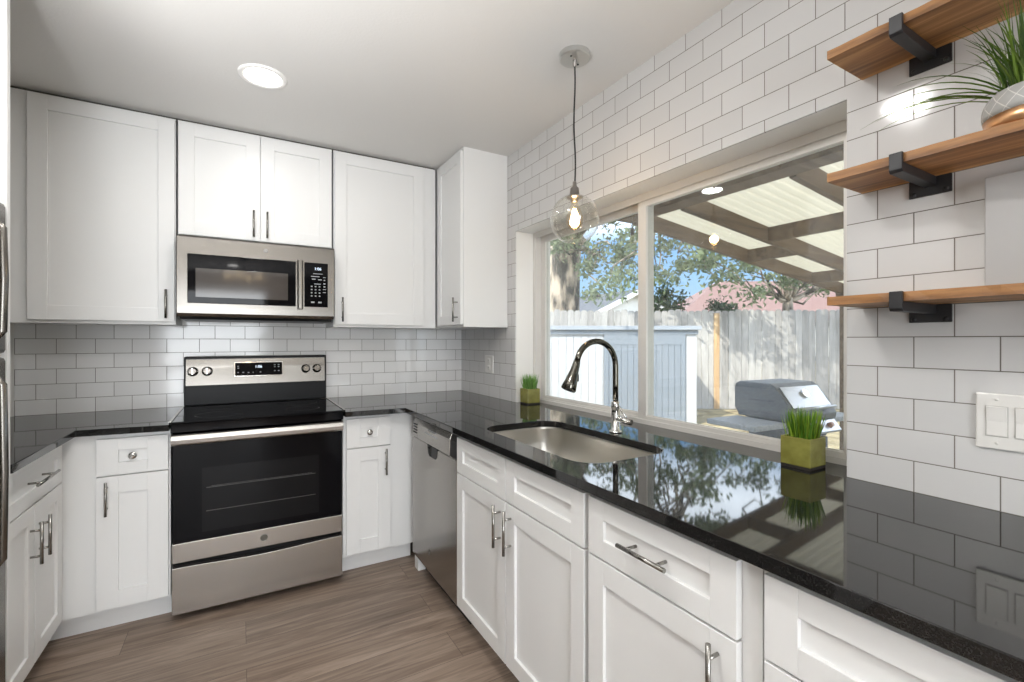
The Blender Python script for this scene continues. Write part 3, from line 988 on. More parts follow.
def emblem(parent, cx, cz, y, r, ax='-y', mat=None):
    """Round monogram badge on a face looking along ax."""
    def P(u, w, n):
        return (cx + u, y - n, cz + w) if ax == '-y' else (y - n, cx - u, cz + w)
    m = MB()
    seg = 32
    def disc(rad, n0, n1):
        vs = [P(rad * math.cos(2 * PI * k / seg), rad * math.sin(2 * PI * k / seg), n) for n in (n0, n1) for k in range(seg)]
        m.add(vs, [tuple(range(seg)), tuple(range(seg, 2 * seg))] + [(k, (k + 1) % seg, seg + (k + 1) % seg, seg + k) for k in range(seg)])
    disc(r, 0.0, 0.0015)
    bd = part('emblem', m, mat or pm('badge_dark', (0.10, 0.095, 0.08), 0.35, 0.6), parent, label='small round monogram badge')
    g = MB()
    g.tube([P(r * 0.88 * math.cos(2 * PI * k / 32), r * 0.88 * math.sin(2 * PI * k / 32), 0.0017) for k in range(33)], r * 0.05, 6, False)
    # flowing script loops of the monogram
    for s in (-1, 1):
        g.tube([P(s * r * (0.30 + 0.27 * math.cos(t)), r * 0.36 * math.sin(t) * (1 if s < 0 else 1.0), 0.0017) for t in [2 * PI * 0.8 * q / 16 + 0.5 for q in range(17)]], r * 0.06, 6, False)
    for q in range(4):
        a = PI / 4 + q * PI / 2
        g.tube([P(r * 0.66 * math.cos(a + t) , r * 0.66 * math.sin(a + t), 0.0017) for t in [-0.35 + 0.7 * w / 6 for w in range(7)]], r * 0.045, 6, False)
    part('monogram', g, NICKEL, bd)
    return bd
emblem(dr, 0.100, 0.317, 2.614, 0.0165)

# backguard
bg = part('backguard', MB().box(RX0 + 0.001, RX1 - 0.002, 3.165, D - 0.012, 0.927, 1.202), BLACKP, rg, 0.005)
part('control_panel', MB().prism([(3.148, 1.040), (3.166, 1.196), (3.172, 1.196), (3.172, 1.040)], 'x', RX0 + 0.010, RX1 - 0.012), STEEL_M, bg, 0.001)
def bgp(x, z, out=0.0):
    return (x, 3.148 + (z - 1.04) / 0.156 * 0.018 - out, z)
def slant_box(x0, x1, z0, z1, n0, n1):
    vs = []
    for n in (n0, n1):
        vs += [bgp(x0, z0, n), bgp(x1, z0, n), bgp(x1, z1, n), bgp(x0, z1, n)]
    return MB().add(vs, [(0, 1, 2, 3), (4, 5, 6, 7), (0, 1, 5, 4), (1, 2, 6, 5), (2, 3, 7, 6), (3, 0, 4, 7)])
dp = part('display', slant_box(-0.028, 0.218, 1.088, 1.163, 0.0, 0.003), BLACKG, bg, 0.002)
part('display_bezel', slant_box(-0.033, 0.223, 1.083, 1.168, 0.0, 0.0012), CHROME, bg, 0.001)
tilt = math.atan2(0.018, 0.156)
text_part('clock_digits', '1:06', 0.022, bgp(0.092, 1.139, 0.0036), (PI / 2 - tilt, 0, 0), DIGITS, dp)
m = MB()
for x, z, w in [(-0.013, 1.143, .007), (-0.012, 1.132, .009), (-0.013, 1.107, .008), (0.013, 1.107, .009), (0.040, 1.106, .009), (0.064, 1.106, .005), (0.102, 1.107, .008), (0.178, 1.148, .009), (0.178, 1.136, .007), (0.178, 1.112, .008), (0.199, 1.148, .009), (0.199, 1.136, .008), (0.199, 1.112, .008)]:
    sb = slant_box(x - w / 2, x + w / 2, z - 0.002, z + 0.002, 0.0031, 0.0036); m.add(sb.v, sb.f)
part('button_lettering', m, PRINT, dp, kind='stuff')
for kx in (-0.232, -0.164, 0.350, 0.414):
    cz = 1.119
    kb = MB()
    p0 = Vector(bgp(kx, cz)); nv = Vector((0, -math.cos(tilt), math.sin(tilt)))
    kb.tube([p0, p0 + nv * 0.006, p0 + nv * 0.008, p0 + nv * 0.026, p0 + nv * 0.030], [0.027, 0.026, 0.0205, 0.019, 0.016], 24)
    kk = part('knob', kb, CHROME, bg)
    t = MB(); q = p0 + nv * 0.031
    t.box(q.x - 0.004, q.x + 0.004, q.y - 0.004, q.y + 0.006, q.z - 0.018, q.z + 0.018)
    part('knob_grip', t, CHROME, kk, 0.002)

# ------------------------------------------------------------------ microwave
MX0, MX1, MZ0, MZ1, MY = -0.279, 0.472, 1.404, 1.832, 2.868
mw = thing('microwave', 'stainless over-the-range microwave hung under the short cabinet', 'microwave', (0.097, 3.0, MZ0))
part('body', MB().box(MX0 + 0.002, MX1 - 0.002, MY + 0.03, D - 0.002, MZ0 + 0.016, MZ1), BLACKP, mw)
part('vent_base', MB().prism([(MY + 0.012, MZ0 + 0.018), (MY + 0.05, MZ0), (D - 0.01, MZ0), (D - 0.01, MZ0 + 0.018)], 'x', MX0 + 0.01, MX1 - 0.01), BLACKP, mw)
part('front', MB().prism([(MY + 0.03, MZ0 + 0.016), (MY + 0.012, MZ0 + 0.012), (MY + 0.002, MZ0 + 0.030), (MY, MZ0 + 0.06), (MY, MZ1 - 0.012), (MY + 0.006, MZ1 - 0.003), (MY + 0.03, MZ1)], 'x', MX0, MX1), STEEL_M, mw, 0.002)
dw_ = part('door', MB().box(-0.234, 0.267, MY - 0.0025, MY + 0.001, 1.485, 1.737), BLACKG, mw, 0.002)
part('door_window', MB().box(-0.199, 0.227, MY - 0.0035, MY - 0.002, 1.517, 1.665), MWSCREEN, dw_, 0.0005)
part('handle', MB().prism([(0.273, MY), (0.273, MY - 0.028), (0.279, MY - 0.036), (0.296, MY - 0.036), (0.302, MY - 0.028), (0.302, MY)], 'z', 1.470, 1.742), STEEL_M, mw, 0.002)
cp = part('control_panel', MB().box(0.311, 0.436, MY - 0.0025, MY + 0.001, 1.485, 1.737), BLACKG, mw, 0.002)
text_part('clock_digits', '1:06', 0.022, (0.382, MY - 0.003, 1.703), (PI / 2, 0, 0), DIGITS, cp)
m = MB()
for r_ in range(4):
    for c_ in range(3):
        x, z = 0.349 + c_ * 0.021, 1.602 - r_ * 0.018
        m.box(x - 0.004, x + 0.004, MY - 0.0031, MY - 0.0024, z - 0.003, z + 0.003)
for x, z, w, h in [(0.382, 1.675, .05, .003), (0.368, 1.659, .045, .004), (0.36, 1.644, .02, .005), (0.393, 1.642, .02, .005), (0.38, 1.617, .035, .004),
                   (0.417, 1.656, .014, .003), (0.417, 1.640, .008, .006), (0.417, 1.620, .010, .006), (0.417, 1.603, .010, .005), (0.417, 1.587, .016, .003), (0.417, 1.570, .016, .003),
                   (0.355, 1.512, .018, .008), (0.393, 1.512, .018, .008)]:
    m.box(x - w / 2, x + w / 2, MY - 0.0031, MY - 0.0024, z - h / 2, z + h / 2)
part('button_lettering', m, PRINT, cp, kind='stuff')
emblem(mw, 0.118, 1.782, MY, 0.012, mat=pm('badge_grey', (0.22, 0.21, 0.20), 0.35, 0.7))

# ------------------------------------------------------------------ dishwasher
DY0, DY1, DXF = 1.930, 2.556, 0.838
dwm = thing('dishwasher', 'stainless dishwasher under the black counter beside the sink cabinet', 'dishwasher', (1.1, 2.25, 0))
part('body', MB().box(0.8845, W - 0.01, DY0 + 0.005, DY1 - 0.005, 0.10, 0.868), BLACKP, dwm)
part('toe_kick', MB().box(0.905, W - 0.01, DY0 + 0.002, DY1 - 0.03, 0.0, 0.10), BLACKP, dwm)
part('leg', MB().box(0.862, 0.905, DY1 - 0.03, DY1 + 0.03, 0.0, 0.085), WHITE, dwm, label='white corner toe block')
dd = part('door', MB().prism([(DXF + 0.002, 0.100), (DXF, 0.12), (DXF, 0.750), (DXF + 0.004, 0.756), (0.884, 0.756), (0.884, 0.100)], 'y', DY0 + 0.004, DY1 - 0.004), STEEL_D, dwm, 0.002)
cpn = part('control_panel', MB().prism([(DXF - 0.001, 0.758), (DXF + 0.001, 0.835), (DXF + 0.012, 0.862), (0.884, 0.866), (0.884, 0.758)], 'y', DY0 + 0.085, DY1 - 0.09), STEEL_D, dwm, 0.002)
part('end_cap', MB().prism([(DXF, 0.758), (DXF + 0.002, 0.835), (DXF + 0.013, 0.862), (0.884, 0.866), (0.884, 0.758)], 'y', DY0 + 0.004, DY0 + 0.084), BLACKP, dwm, 0.002)
ec = part('end_cap', MB().prism([(DXF, 0.758), (DXF + 0.002, 0.835), (DXF + 0.013, 0.862), (0.884, 0.866), (0.884, 0.758)], 'y', DY1 - 0.089, DY1 - 0.004), STEEL_D, dwm, 0.002)
m = MB()
for k in range(4):
    m.box(DXF - 0.001, DXF + 0.004, DY1 - 0.075, DY1 - 0.02, 0.782 + k * 0.015, 0.789 + k * 0.015)
part('vent_slot', m, BLACKP, ec)
part('handle_recess', MB().prism([(2.165, 0.757), (2.310, 0.757), (2.300, 0.715), (2.280, 0.700), (2.195, 0.700), (2.175, 0.715)], 'x', DXF - 0.0015, DXF + 0.004), BLACKG, dd, 0.001)
m = MB()
for k in range(9):
    y = 2.17 + k * 0.021
    m.box(DXF - 0.0015, DXF + 0.002, y, y + 0.011, 0.806, 0.814)
m.box(DXF - 0.0015, DXF + 0.002, 2.19, 2.30, 0.826, 0.834)
part('button', m, PRINT, cpn)
emblem(dd, 2.287, 0.205, DXF, 0.014, '-x')

# ------------------------------------------------------------------ refrigerator and its side panel
fr = thing('refrigerator', 'stainless refrigerator edge at the far left of the kitchen', 'refrigerator', (-0.9, 1.5, 0))
part('body', MB().box(XL + 0.04, -0.665, 1.06, 1.955, 0.03, 1.70).box(XL + 0.1, -0.7, 1.1, 1.9, 0, 0.03), pm('grey_fridge_side', (0.30, 0.29, 0.28), 0.4), fr)
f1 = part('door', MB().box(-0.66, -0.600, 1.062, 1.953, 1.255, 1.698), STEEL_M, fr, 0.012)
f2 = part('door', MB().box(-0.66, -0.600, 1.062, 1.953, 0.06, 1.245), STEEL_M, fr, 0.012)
for p, za, zb in ((f1, 1.29, 1.64), (f2, 0.65, 1.20)):
    part('handle', MB().tube([(-0.60, 1.85, za), (-0.578, 1.85, za + 0.03), (-0.575, 1.85, (za + zb) / 2), (-0.578, 1.85, zb - 0.03), (-0.60, 1.85, zb)], 0.010, 12), STEEL_M, p)
o = part('side_panel', MB().box(XL + 0.003, -0.606, 1.972, 1.994, 0.0, 2.45), WHITE, None, 0.001)
tag(o, 'tall narrow white panel between refrigerator and left counter', 'cabinet panel')

# ------------------------------------------------------------------ shelves
def make_shelf(z, label):
    y0, y1, x0 = -0.42, 0.614, 1.274
    s = thing('wall_shelf', label, 'shelf', (1.365, y1, z), 0, 'wood plank shelves on the tiled wall')
    th = 0.021
    m = MB()
    # rough-sawn live front edge: many short facets
    n = 40
    rnd = random.Random(3)
    top, bot = [], []
    for k in range(n + 1):
        y = y1 + (y0 - y1) * k / n
        top.append((x0 + 0.0025 * rnd.random() + (0.0015 if k % 2 else 0), y, z + th))
        bot.append((x0 + 0.0015 * rnd.random(), y, z))
    vs = top + bot + [(W - 0.0005, y1 - 0.0, z + th), (W - 0.0005, y0, z + th), (W - 0.0005, y1, z), (W - 0.0005, y0, z)]
    T = lambda k: k
    B = lambda k: n + 1 + k
    a, b, c_, d_ = 2 * n + 2, 2 * n + 3, 2 * n + 4, 2 * n + 5
    fs = [(T(k), T(k + 1), B(k + 1), B(k)) for k in range(n)]
    fs.append(tuple([T(k) for k in range(n + 1)] + [b, a]))
    fs.append(tuple([B(k) for k in range(n + 1)] + [d_, c_]))
    fs += [(T(0), B(0), c_, a), (T(n), b, d_, B(n)), (a, c_, d_, b)]
    m.add(vs, fs)
    part('board', m, SHELFW, s)
    for yc in (0.469, -0.20):
        h = 0.0125
        br = MB()
        zb = z - 0.0005
        br.prism([(W - 0.004, zb), (1.2735, zb), (1.2735, z + th + 0.001), (1.265, z + th + 0.001), (1.265, zb - 0.016), (1.270, zb - 0.022), (W - 0.004, zb - 0.022)], 'y', yc - h, yc + h)
        br.box(W - 0.0055, W - 0.0003, yc - 0.041, yc + 0.041, z - 0.044, zb)
        bk = part('bracket', br, BLACKI, s, 0.0015)
        for dy in (-0.031, 0.031):
            part('screw', MB().lathe([(0.0, -0.003), (0.003, -0.003), (0.0055, -0.0015), (0.0055, 0.001)], (W - 0.0055, yc + dy, z - 0.036), 14, 'x'), BLACKI, bk)
    return s
s1 = make_shelf(2.000, 'uppermost of the three wood plank shelves on black iron brackets')
copy_thing(s1, (1.365, 0.614, 1.692), 'middle wood plank shelf carrying the leafy grass in a diamond pattern pot')
copy_thing(s1, (1.365, 0.614, 1.382), 'lowest wood plank shelf, under the blank grey-white panel')

o = part('access_panel', MB().box(1.425, W - 0.0003, 0.02, 0.366, 1.412, 1.655), PANELM, None, 0.003)
tag(o, 'blank flat grey-white panel on the tile wall above the lowest shelf', 'panel')

sw = thing('light_switch', 'white double light switch plate on the tile wall above the counter', 'light switch', (W, 0.33, 1.114))
pl = part('plate', MB().box(W - 0.007, W - 0.0003, 0.270, 0.387, 1.052, 1.176), SWITCHP, sw, 0.003)
for yc in (0.352, 0.306):
    part('switch_surround', MB().box(W - 0.0078, W - 0.006, yc - 0.0185, yc + 0.0185, 1.080, 1.149), pm('switch_shadow_grey', (0.55, 0.54, 0.51), 0.4), sw)
    part('rocker', MB().prism([(W - 0.006, 1.082), (W - 0.0095, 1.082), (W - 0.0082, 1.114), (W - 0.0115, 1.147), (W - 0.006, 1.147)], 'y', yc - 0.0165, yc + 0.0165), SWITCHP, sw, 0.0008)
    for zc in (1.066, 1.163):
        part('screw', MB().lathe([(0.0, -0.0012), (0.0032, -0.0008), (0.0035, 0.001)], (W - 0.0072, yc, zc), 14, 'x'), SWITCHP, sw)
ot = thing('wall_outlet', 'white duplex outlet on the tile beside the window recess', 'outlet', (W, 2.83, 1.14))
part('plate', MB().box(W - 0.006, W - 0.0003, 2.745, 2.860, 1.075, 1.192), SWITCHP, ot, 0.002)
for zc in (1.110, 1.157):
    rc = part('receptacle', MB().box(W - 0.0085, W - 0.005, 2.785, 2.820, zc - 0.015, zc + 0.015), SWITCHP, ot, 0.002)
    part('slot', MB().box(W - 0.0088, W - 0.008, 2.795, 2.797, zc - 0.005, zc + 0.006).box(W - 0.0088, W - 0.008, 2.808, 2.810, zc - 0.005, zc + 0.006), BLACKP, rc)

# ------------------------------------------------------------------ potted grasses
def blade(mb, base, tip, w, bend, rnd, n=5):
    b, t = Vector(base), Vector(tip)
    d = t - b
    side = d.cross(Vector((rnd.uniform(-1, 1), rnd.uniform(-1, 1), rnd.uniform(-.2, .2))))
    if side.length < 1e-6: side = Vector((1, 0, 0))
    side.normalize()
    out = Vector((d.x, d.y, 0))
    if out.length > 1e-6: out.normalize()
    vs = []
    for i in range(n):
        s = i / (n - 1)
        p = b + d * s + Vector((0, 0, 1)) * bend * math.sin(s * PI) + out * 0
        ww = w * (1 - s ** 2.2) * 0.5 + w * 0.03
        vs += [p - side * ww, p + side * ww]
    mb.add(vs, [(2 * i, 2 * i + 1, 2 * i + 3, 2 * i + 2) for i in range(n - 1)], True)

def grass_pot(x, y, label, blades_mat, seed):
    rnd = random.Random(seed)
    p = thing('potted_grass', label, 'potted plant', (x, y, CT), 0, 'olive cube pots of grass')
    h = 0.0435
    pot = MB()
    q = h - 0.006
    zb, zt = CT + 0.008, CT + 0.092
    outer = [(x - h, y - h), (x + h, y - h), (x + h, y + h), (x - h, y + h)]
    inner = [(x - q, y - q), (x + q, y - q), (x + q, y + q), (x - q, y + q)]
    vs = [(a, b, zb) for a, b in outer] + [(a, b, zt) for a, b in outer] + [(a, b, zt) for a, b in inner] + [(a, b, zt - 0.018) for a, b in inner]
    fs = [(0, 1, 2, 3)]
    for k in range(4):
        j = (k + 1) % 4
        fs += [(k, j, 4 + j, 4 + k), (4 + k, 4 + j, 8 + j, 8 + k), (8 + k, 8 + j, 12 + j, 12 + k)]
    fs.append((12, 13, 14, 15))
    pot.add(vs, fs)
    part('pot', pot, CERAM, p, 0.0025)
    part('pot_foot', MB().box(x - h + 0.001, x + h - 0.001, y - h + 0.001, y + h - 0.001, CT + 0.0003, CT + 0.0085), CERDARK, p, label='dark unglazed foot of the pot')
    part('soil', MB().box(x - q + .001, x + q - .001, y - q + .001, y + q - .001, zt - 0.017, zt - 0.010), SOIL, p)
    g = MB()
    for k in range(230):
        bx, by = x + rnd.uniform(-0.030, 0.030), y + rnd.uniform(-0.030, 0.030)
        ln = rnd.uniform(0.065, 0.105)
        tx = bx + (bx - x) * 0.35 + rnd.gauss(0, 0.007)
        ty = by + (by - y) * 0.35 + rnd.gauss(0, 0.007)
        blade(g, (bx, by, zt - 0.012), (tx, ty, zt - 0.012 + ln), rnd.uniform(0.003, 0.0055), 0.0, rnd)
    part('grass_blades', g, blades_mat, p, kind='stuff')
    return p
grass_pot(1.507, 2.372, 'small olive cube pot of light green grass in the far window corner', GRASSL, 5)
grass_pot(1.468, 0.774, 'olive cube pot of bright green grass on the counter near the shelves', GRASSB, 9)

PXc, PYc, PZ = 1.352, 0.268, 1.692 + 0.021
pp = thing('potted_plant', 'leafy grass plant in a grey diamond pattern pot with copper base on middle shelf', 'potted plant', (PXc, PYc, PZ))
part('pot', MB().lathe([(0.0, 0.026), (0.080, 0.026), (0.0815, 0.036), (0.0805, 0.052), (0.075, 0.066), (0.068, 0.074), (0.063, 0.075), (0.060, 0.070), (0.060, 0.052), (0.0, 0.052)], (PXc, PYc, PZ), 48), LATTICE, pp)
part('pot_base', MB().lathe([(0.0, 0.0003), (0.070, 0.0003), (0.076, 0.004), (0.080, 0.0265), (0.0, 0.0265)], (PXc, PYc, PZ), 48), COPPER, pp, label='shiny copper base band')
part('soil', MB().lathe([(0.0, 0.058), (0.059, 0.056), (0.059, 0.0525), (0.0, 0.0525)], (PXc, PYc, PZ), 32), SOIL, pp)
rnd = random.Random(21)
g = MB()
for k in range(330):
    a = rnd.uniform(0, 2 * PI)
    r0 = 0.050 * math.sqrt(rnd.random())
    bx, by = PXc + r0 * math.cos(a), PYc + r0 * math.sin(a)
    ln = rnd.uniform(0.10, 0.21)
    spread = rnd.uniform(0.0, 0.62) ** 1.2
    a2 = a + rnd.gauss(0, 0.5)
    # several points so that the blade arches over
    vs = []
    n = 7
    w = rnd.uniform(0.0028, 0.0055)
    side = Vector((-math.sin(a2), math.cos(a2), rnd.uniform(-.5, .5))).normalized()
    th = spread * 0.5
    P = Vector((bx, by, PZ + 0.056))
    for i in range(n):
        s = i / (n - 1)
        vs += [P - side * w * 0.5 * (1 - s ** 2) - side * 0.0002, P + side * w * 0.5 * (1 - s ** 2) + side * 0.0002]
        an = th + spread * 1.9 * s
        P = P + Vector((math.cos(a2) * math.sin(an), math.sin(a2) * math.sin(an), math.cos(an))) * (ln / (n - 1))
    ok = all(v.x < W - 0.004 and v.z < 1.992 for v in vs)
    if ok:
        g.add(vs, [(2 * i, 2 * i + 1, 2 * i + 3, 2 * i + 2) for i in range(n - 1)], True)
for k in range(10):      # long drooping blades towards the window
    a2 = rnd.uniform(1.55, 2.6)
    n = 9
    ln = rnd.uniform(0.17, 0.25)
    P = Vector((PXc + 0.04 * math.cos(a2), PYc + 0.045 * math.sin(a2), PZ + 0.062))
    side = Vector((-math.sin(a2), math.cos(a2), 0.4)).normalized()
    vs = []
    th0 = rnd.uniform(0.8, 1.15)
    for i in range(n):
        s = i / (n - 1)
        vs += [P - side * 0.0018 * (1 - s ** 2) - side * 0.0002, P + side * 0.0018 * (1 - s ** 2) + side * 0.0002]
        an = th0 + 1.05 * s
        P = P + Vector((math.cos(a2) * math.sin(an), math.sin(a2) * math.sin(an), math.cos(an))) * (ln / (n - 1))
    if all(v.x < W - 0.004 for v in vs):
        g.add(vs, [(2 * i, 2 * i + 1, 2 * i + 3, 2 * i + 2) for i in range(n - 1)], True)
part('leaves', g, GRASSD, pp, kind='stuff')

# ------------------------------------------------------------------ pendant lamp
LX, LY = 1.170, 1.505
pd = thing('pendant_lamp', 'clear glass globe pendant on a black cord above the sink', 'pendant lamp', (LX, LY, H))
part('canopy', MB().lathe([(0.0, -0.024), (0.058, -0.024), (0.0625, -0.020), (0.0625, -0.0005), (0.0, -0.0005)], (LX, LY, H), 44, smooth=False), GALV, pd)
for a in (0.5, 0.5 + PI):
    part('canopy_screw', MB().lathe([(0.0, -0.0275), (0.0035, -0.027), (0.004, -0.024)], (LX + 0.034 * math.cos(a), LY + 0.034 * math.sin(a), H), 12), BLACKP, pd)
part('cord_grip', MB().lathe([(0.0035, -0.052), (0.007, -0.050), (0.008, -0.024)], (LX, LY, H), 16), SOCKETM, pd)
cpts = []
for k in range(25):
    s = k / 24
    z = H - 0.03 - s * (H - 0.03 - 1.925)
    cpts.append((LX + 0.004 * math.sin(s * 9), LY + 0.002 * math.sin(s * 7), z))
part('cord', MB().tube(cpts, 0.0034, 10), CORD, pd)
GZ, GR = 1.785, 0.100
part('socket', MB().lathe([(0.004, 1.940), (0.008, 1.936), (0.009, 1.918), (0.017, 1.912), (0.020, 1.885), (0.022, 1.884), (0.022, 1.880), (0.033, 1.878), (0.035, 1.874), (0.030, 1.870), (0.016, 1.868), (0.015, 1.855), (0.0, 1.855)], (LX, LY, 0), 32), SOCKETM, pd)
prof = []
for k in range(30):
    a = math.radians(20 + (152 - 20) * k / 29)
    prof.append((GR * math.sin(a), GZ + GR * math.cos(a)))
prof2 = [(r - 0.003 if r > 0.01 else r, z) for r, z in prof]
part('globe', MB().lathe([(0.031, 1.879)] + prof + [(prof[-1][0] - 0.0025, prof[-1][1] - 0.001)] + prof2[::-1][0:], (LX, LY, 0), 56), GLOBE, pd)
bl = part('bulb', MB().lathe([(0.013, 1.855), (0.014, 1.845), (0.024, 1.825), (0.033, 1.798), (0.035, 1.780), (0.030, 1.757), (0.017, 1.745), (0.0, 1.742)], (LX, LY, 0), 28), BULBG, pd)
m = MB()
for k in range(6):
    a = 2 * PI * k / 6
    m.tube([(LX + 0.006 * math.cos(a), LY + 0.006 * math.sin(a), 1.828), (LX + 0.013 * math.cos(a), LY + 0.013 * math.sin(a), 1.800), (LX + 0.007 * math.cos(a + .5), LY + 0.007 * math.sin(a + .5), 1.772)], 0.0017, 6)
part('filament', m, FILAMENT, bl)
lamp('pendant_bulb_light', 'POINT', (LX, LY, 1.80), (0, 0, -1), 2.2, (1.0, 0.72, 0.42), shadow_soft_size=0.02)

# ------------------------------------------------------------------ recessed ceiling lights
def recessed(x, y, label):
    r = thing('recessed_light', label, 'ceiling light', (x, y, H), 0, 'recessed ceiling lights')
    part('trim_ring', MB().lathe([(0.097, -0.0004), (0.096, -0.005), (0.088, -0.008), (0.074, -0.006), (0.072, -0.001)], (x, y, H), 44), TRIMP, r)
    part('lens', MB().lathe([(0.0, -0.004), (0.040, -0.0042), (0.0735, -0.003)], (x, y, H), 40), LED, r)
    return r
cans = [(0.085, 2.32), (0.085, 1.0), (-0.75, 0.2), (0.15, -0.4), (-0.75, -1.2), (0.6, -1.6), (-0.1, -2.6)]  # only the first is in view; the others are added for room light
r0 = recessed(*cans[0], 'glowing round recessed light in the ceiling before the upper cabinets')
for i, (x, y) in enumerate(cans):
    if i:
        rr = copy_thing(r0, (x, y, H), 'added recessed ceiling light out of view, put in to brighten the room')
    lamp('recessed_lamp', 'AREA', (x, y, H - 0.012), (0, 0, -1), CAN_WATTS[i], (1.0, 0.98, 0.955), shape='DISK', size=0.14)

# chandelier of the dining side, seen only as three warm bulbs mirrored in the microwave door
CHX, CHY = 0.04, -1.9
ch = thing('chandelier', 'small chandelier of bare warm bulbs behind the viewpoint', 'chandelier', (CHX, CHY, H))
part('canopy', MB().lathe([(0.0, -0.02), (0.05, -0.02), (0.055, 0.0)], (CHX, CHY, H), 24), BLACKI, ch)
part('stem', MB().tube([(CHX, CHY, H - 0.02), (CHX, CHY, 2.12)], 0.006, 10), BLACKI, ch)
for k in range(4):
    a = 0.3 + k * PI / 2
    ex, ey = CHX + 0.20 * math.cos(a), CHY + 0.20 * math.sin(a)
    ar = part('arm', MB().tube([(CHX, CHY, 2.13), (CHX + 0.1 * math.cos(a), CHY + 0.1 * math.sin(a), 2.09), (ex, ey, 2.10), (ex, ey, 2.16)], 0.006, 8), BLACKI, ch)
    part('bulb', MB().lathe([(r, z + 0.2) for r, z in [(0.0, 2.055), (0.014, 2.045), (0.024, 2.02), (0.022, 1.995), (0.012, 1.96), (0.0, 1.958)]], (ex, ey, 0), 18), BULBGLOW, ar)

# added unseen uplighter, standing in for a flash bounced off the ceiling
fl = thing('added_uplighter', 'added unseen white bowl uplighter that fills the room with ceiling bounce', 'floor lamp', (-0.70, 0.42, 0))
part('base', MB().lathe([(0.0, 0.0), (0.14, 0.0), (0.14, 0.02), (0.02, 0.035), (0.0, 0.035)], (-0.70, 0.42, 0), 32), BLACKI, fl)
part('pole', MB().tube([(-0.70, 0.42, 0.03), (-0.70, 0.42, 0.95)], 0.012, 12), BLACKI, fl)
fs = part('lamp_shade', MB().lathe([(r, z - 0.25) for r, z in [(0.0, 1.195), (0.05, 1.20), (0.14, 1.24), (0.19, 1.29), (0.193, 1.29), (0.143, 1.235), (0.05, 1.192), (0.0, 1.187)]], (-0.70, 0.42, 0), 36), TRIMP, fl)

f2 = copy_thing(fl, (-0.25, -2.7, 0), 'second added unseen white bowl uplighter at the far end of the room')

# ------------------------------------------------------------------ outside
GZ0 = -0.20
struct('ground', MB().box(XO + 0.01, 60, -30, 70, GZ0 - 0.05, GZ0), DIRT)
struct('patio_slab', MB().box(XO + 0.01, 5.05, -4.0, 2.4, GZ0 + 0.0005, GZ0 + 0.03), CONC)

def C(l, d, z=0.0):
    """Point at l to the right of and d ahead of the viewpoint, along the direction the back fence faces."""
    c, s = math.cos(YAW), math.sin(YAW)
    return Vector((c * l + s * d, -s * l + c * d, z))

# --- patio cover
pc = thing('patio_cover', 'timber patio roof with corrugated translucent panels outside the window', 'patio cover', (4.2, 1.0, GZ0))
PXB, PZB, PSL = 2.153, 2.066, 0.12
def pz(x): return PZB - PSL * (x - PXB)
part('header_beam', MB().box(PXB - 0.047, PXB + 0.078, -3.6, 2.262, PZB, PZB + 0.125), PATIOW, pc)
part('ledger', MB().box(XO + 0.001, XO + 0.05, -3.6, 2.262, pz(XO) + 0.02, pz(XO) + 0.12), PATIOW, pc)
XE = 4.90
rafters = [2.239, 1.849, 1.221, 0.593, -0.04, -0.67, -1.30, -1.93, -2.57, -3.3]
for y in rafters:
    m = MB()
    for xa, xb in ((XO + 0.05, PXB - 0.047), (PXB + 0.078, XE)):
        if xb - xa > 0.02:
            m.prism([(xa, pz(xa)), (xb, pz(xb)), (xb, pz(xb) + 0.098), (xa, pz(xa) + 0.098)], 'y', y - 0.0165, y + 0.0165)
    part('rafter', m, PATIOW, pc)
def blocking(x, ya, yb):
    part('blocking', MB().prism([(x - 0.016, pz(x)), (x + 0.016, pz(x + 0.016)), (x + 0.016, pz(x) + 0.094), (x - 0.016, pz(x) + 0.094)], 'y', ya, yb), PATIOW, pc)
for i in range(len(rafters) - 1):
    yb, ya = rafters[i] - 0.0167, rafters[i + 1] + 0.0167
    xs = (3.448, 4.37) if i == 0 else (3.065, 4.13)
    for x in xs: blocking(x, ya, yb)
part('outer_beam', MB().box(XE, XE + 0.075, -3.6, 2.285, pz(XE) - 0.045, pz(XE) + 0.093), PATIOW, pc)
for y in (2.215, -0.3, -3.2):
    part('post', MB().box(XE, XE + 0.075, y - 0.038, y + 0.038, GZ0, pz(XE) - 0.0455), PATIOW, pc, 0.004)
def corrug(ya, yb):
    m = MB(); n = int((yb - ya) / 0.0106)
    vs, fs = [], []
    for k in range(n + 1):
        y = ya + (yb - ya) * k / n
        w = 0.012 * math.sin(2 * PI * (y - ya) / 0.0635) + 0.0125
        for x in (XO + 0.02, XE + 0.12):
            vs.append((x, y, pz(x) + 0.0995 + w))
    fs = [(2 * k, 2 * k + 1, 2 * k + 3, 2 * k + 2) for k in range(n)]
    m.add(vs, fs, True)
    return m
ys = [-3.65, -2.1, -0.45, 1.10, 2.30]
for a, b in zip(ys[:-1], ys[1:]):
    part('roof_panel', corrug(a, b), CORR, pc)
sl = thing('string_light_bulb', 'small clear string light bulb hanging at the end of the patio beam', 'string light', (2.176, 2.20, 2.066))
part('wire', MB().tube([(2.176, 2.20, PZB - 0.001), (2.176, 2.20, 2.005)], 0.0025, 6), CORD, sl)
part('socket', MB().tube([(2.176, 2.20, 2.015), (2.176, 2.20, 1.973)], 0.0125, 12), BLACKP, sl)
part('bulb', MB().lathe([(0.009, 1.973), (0.019, 1.957), (0.021, 1.938), (0.014, 1.921), (0.0, 1.916)], (2.176, 2.20, 0), 16), BULBG, sl)

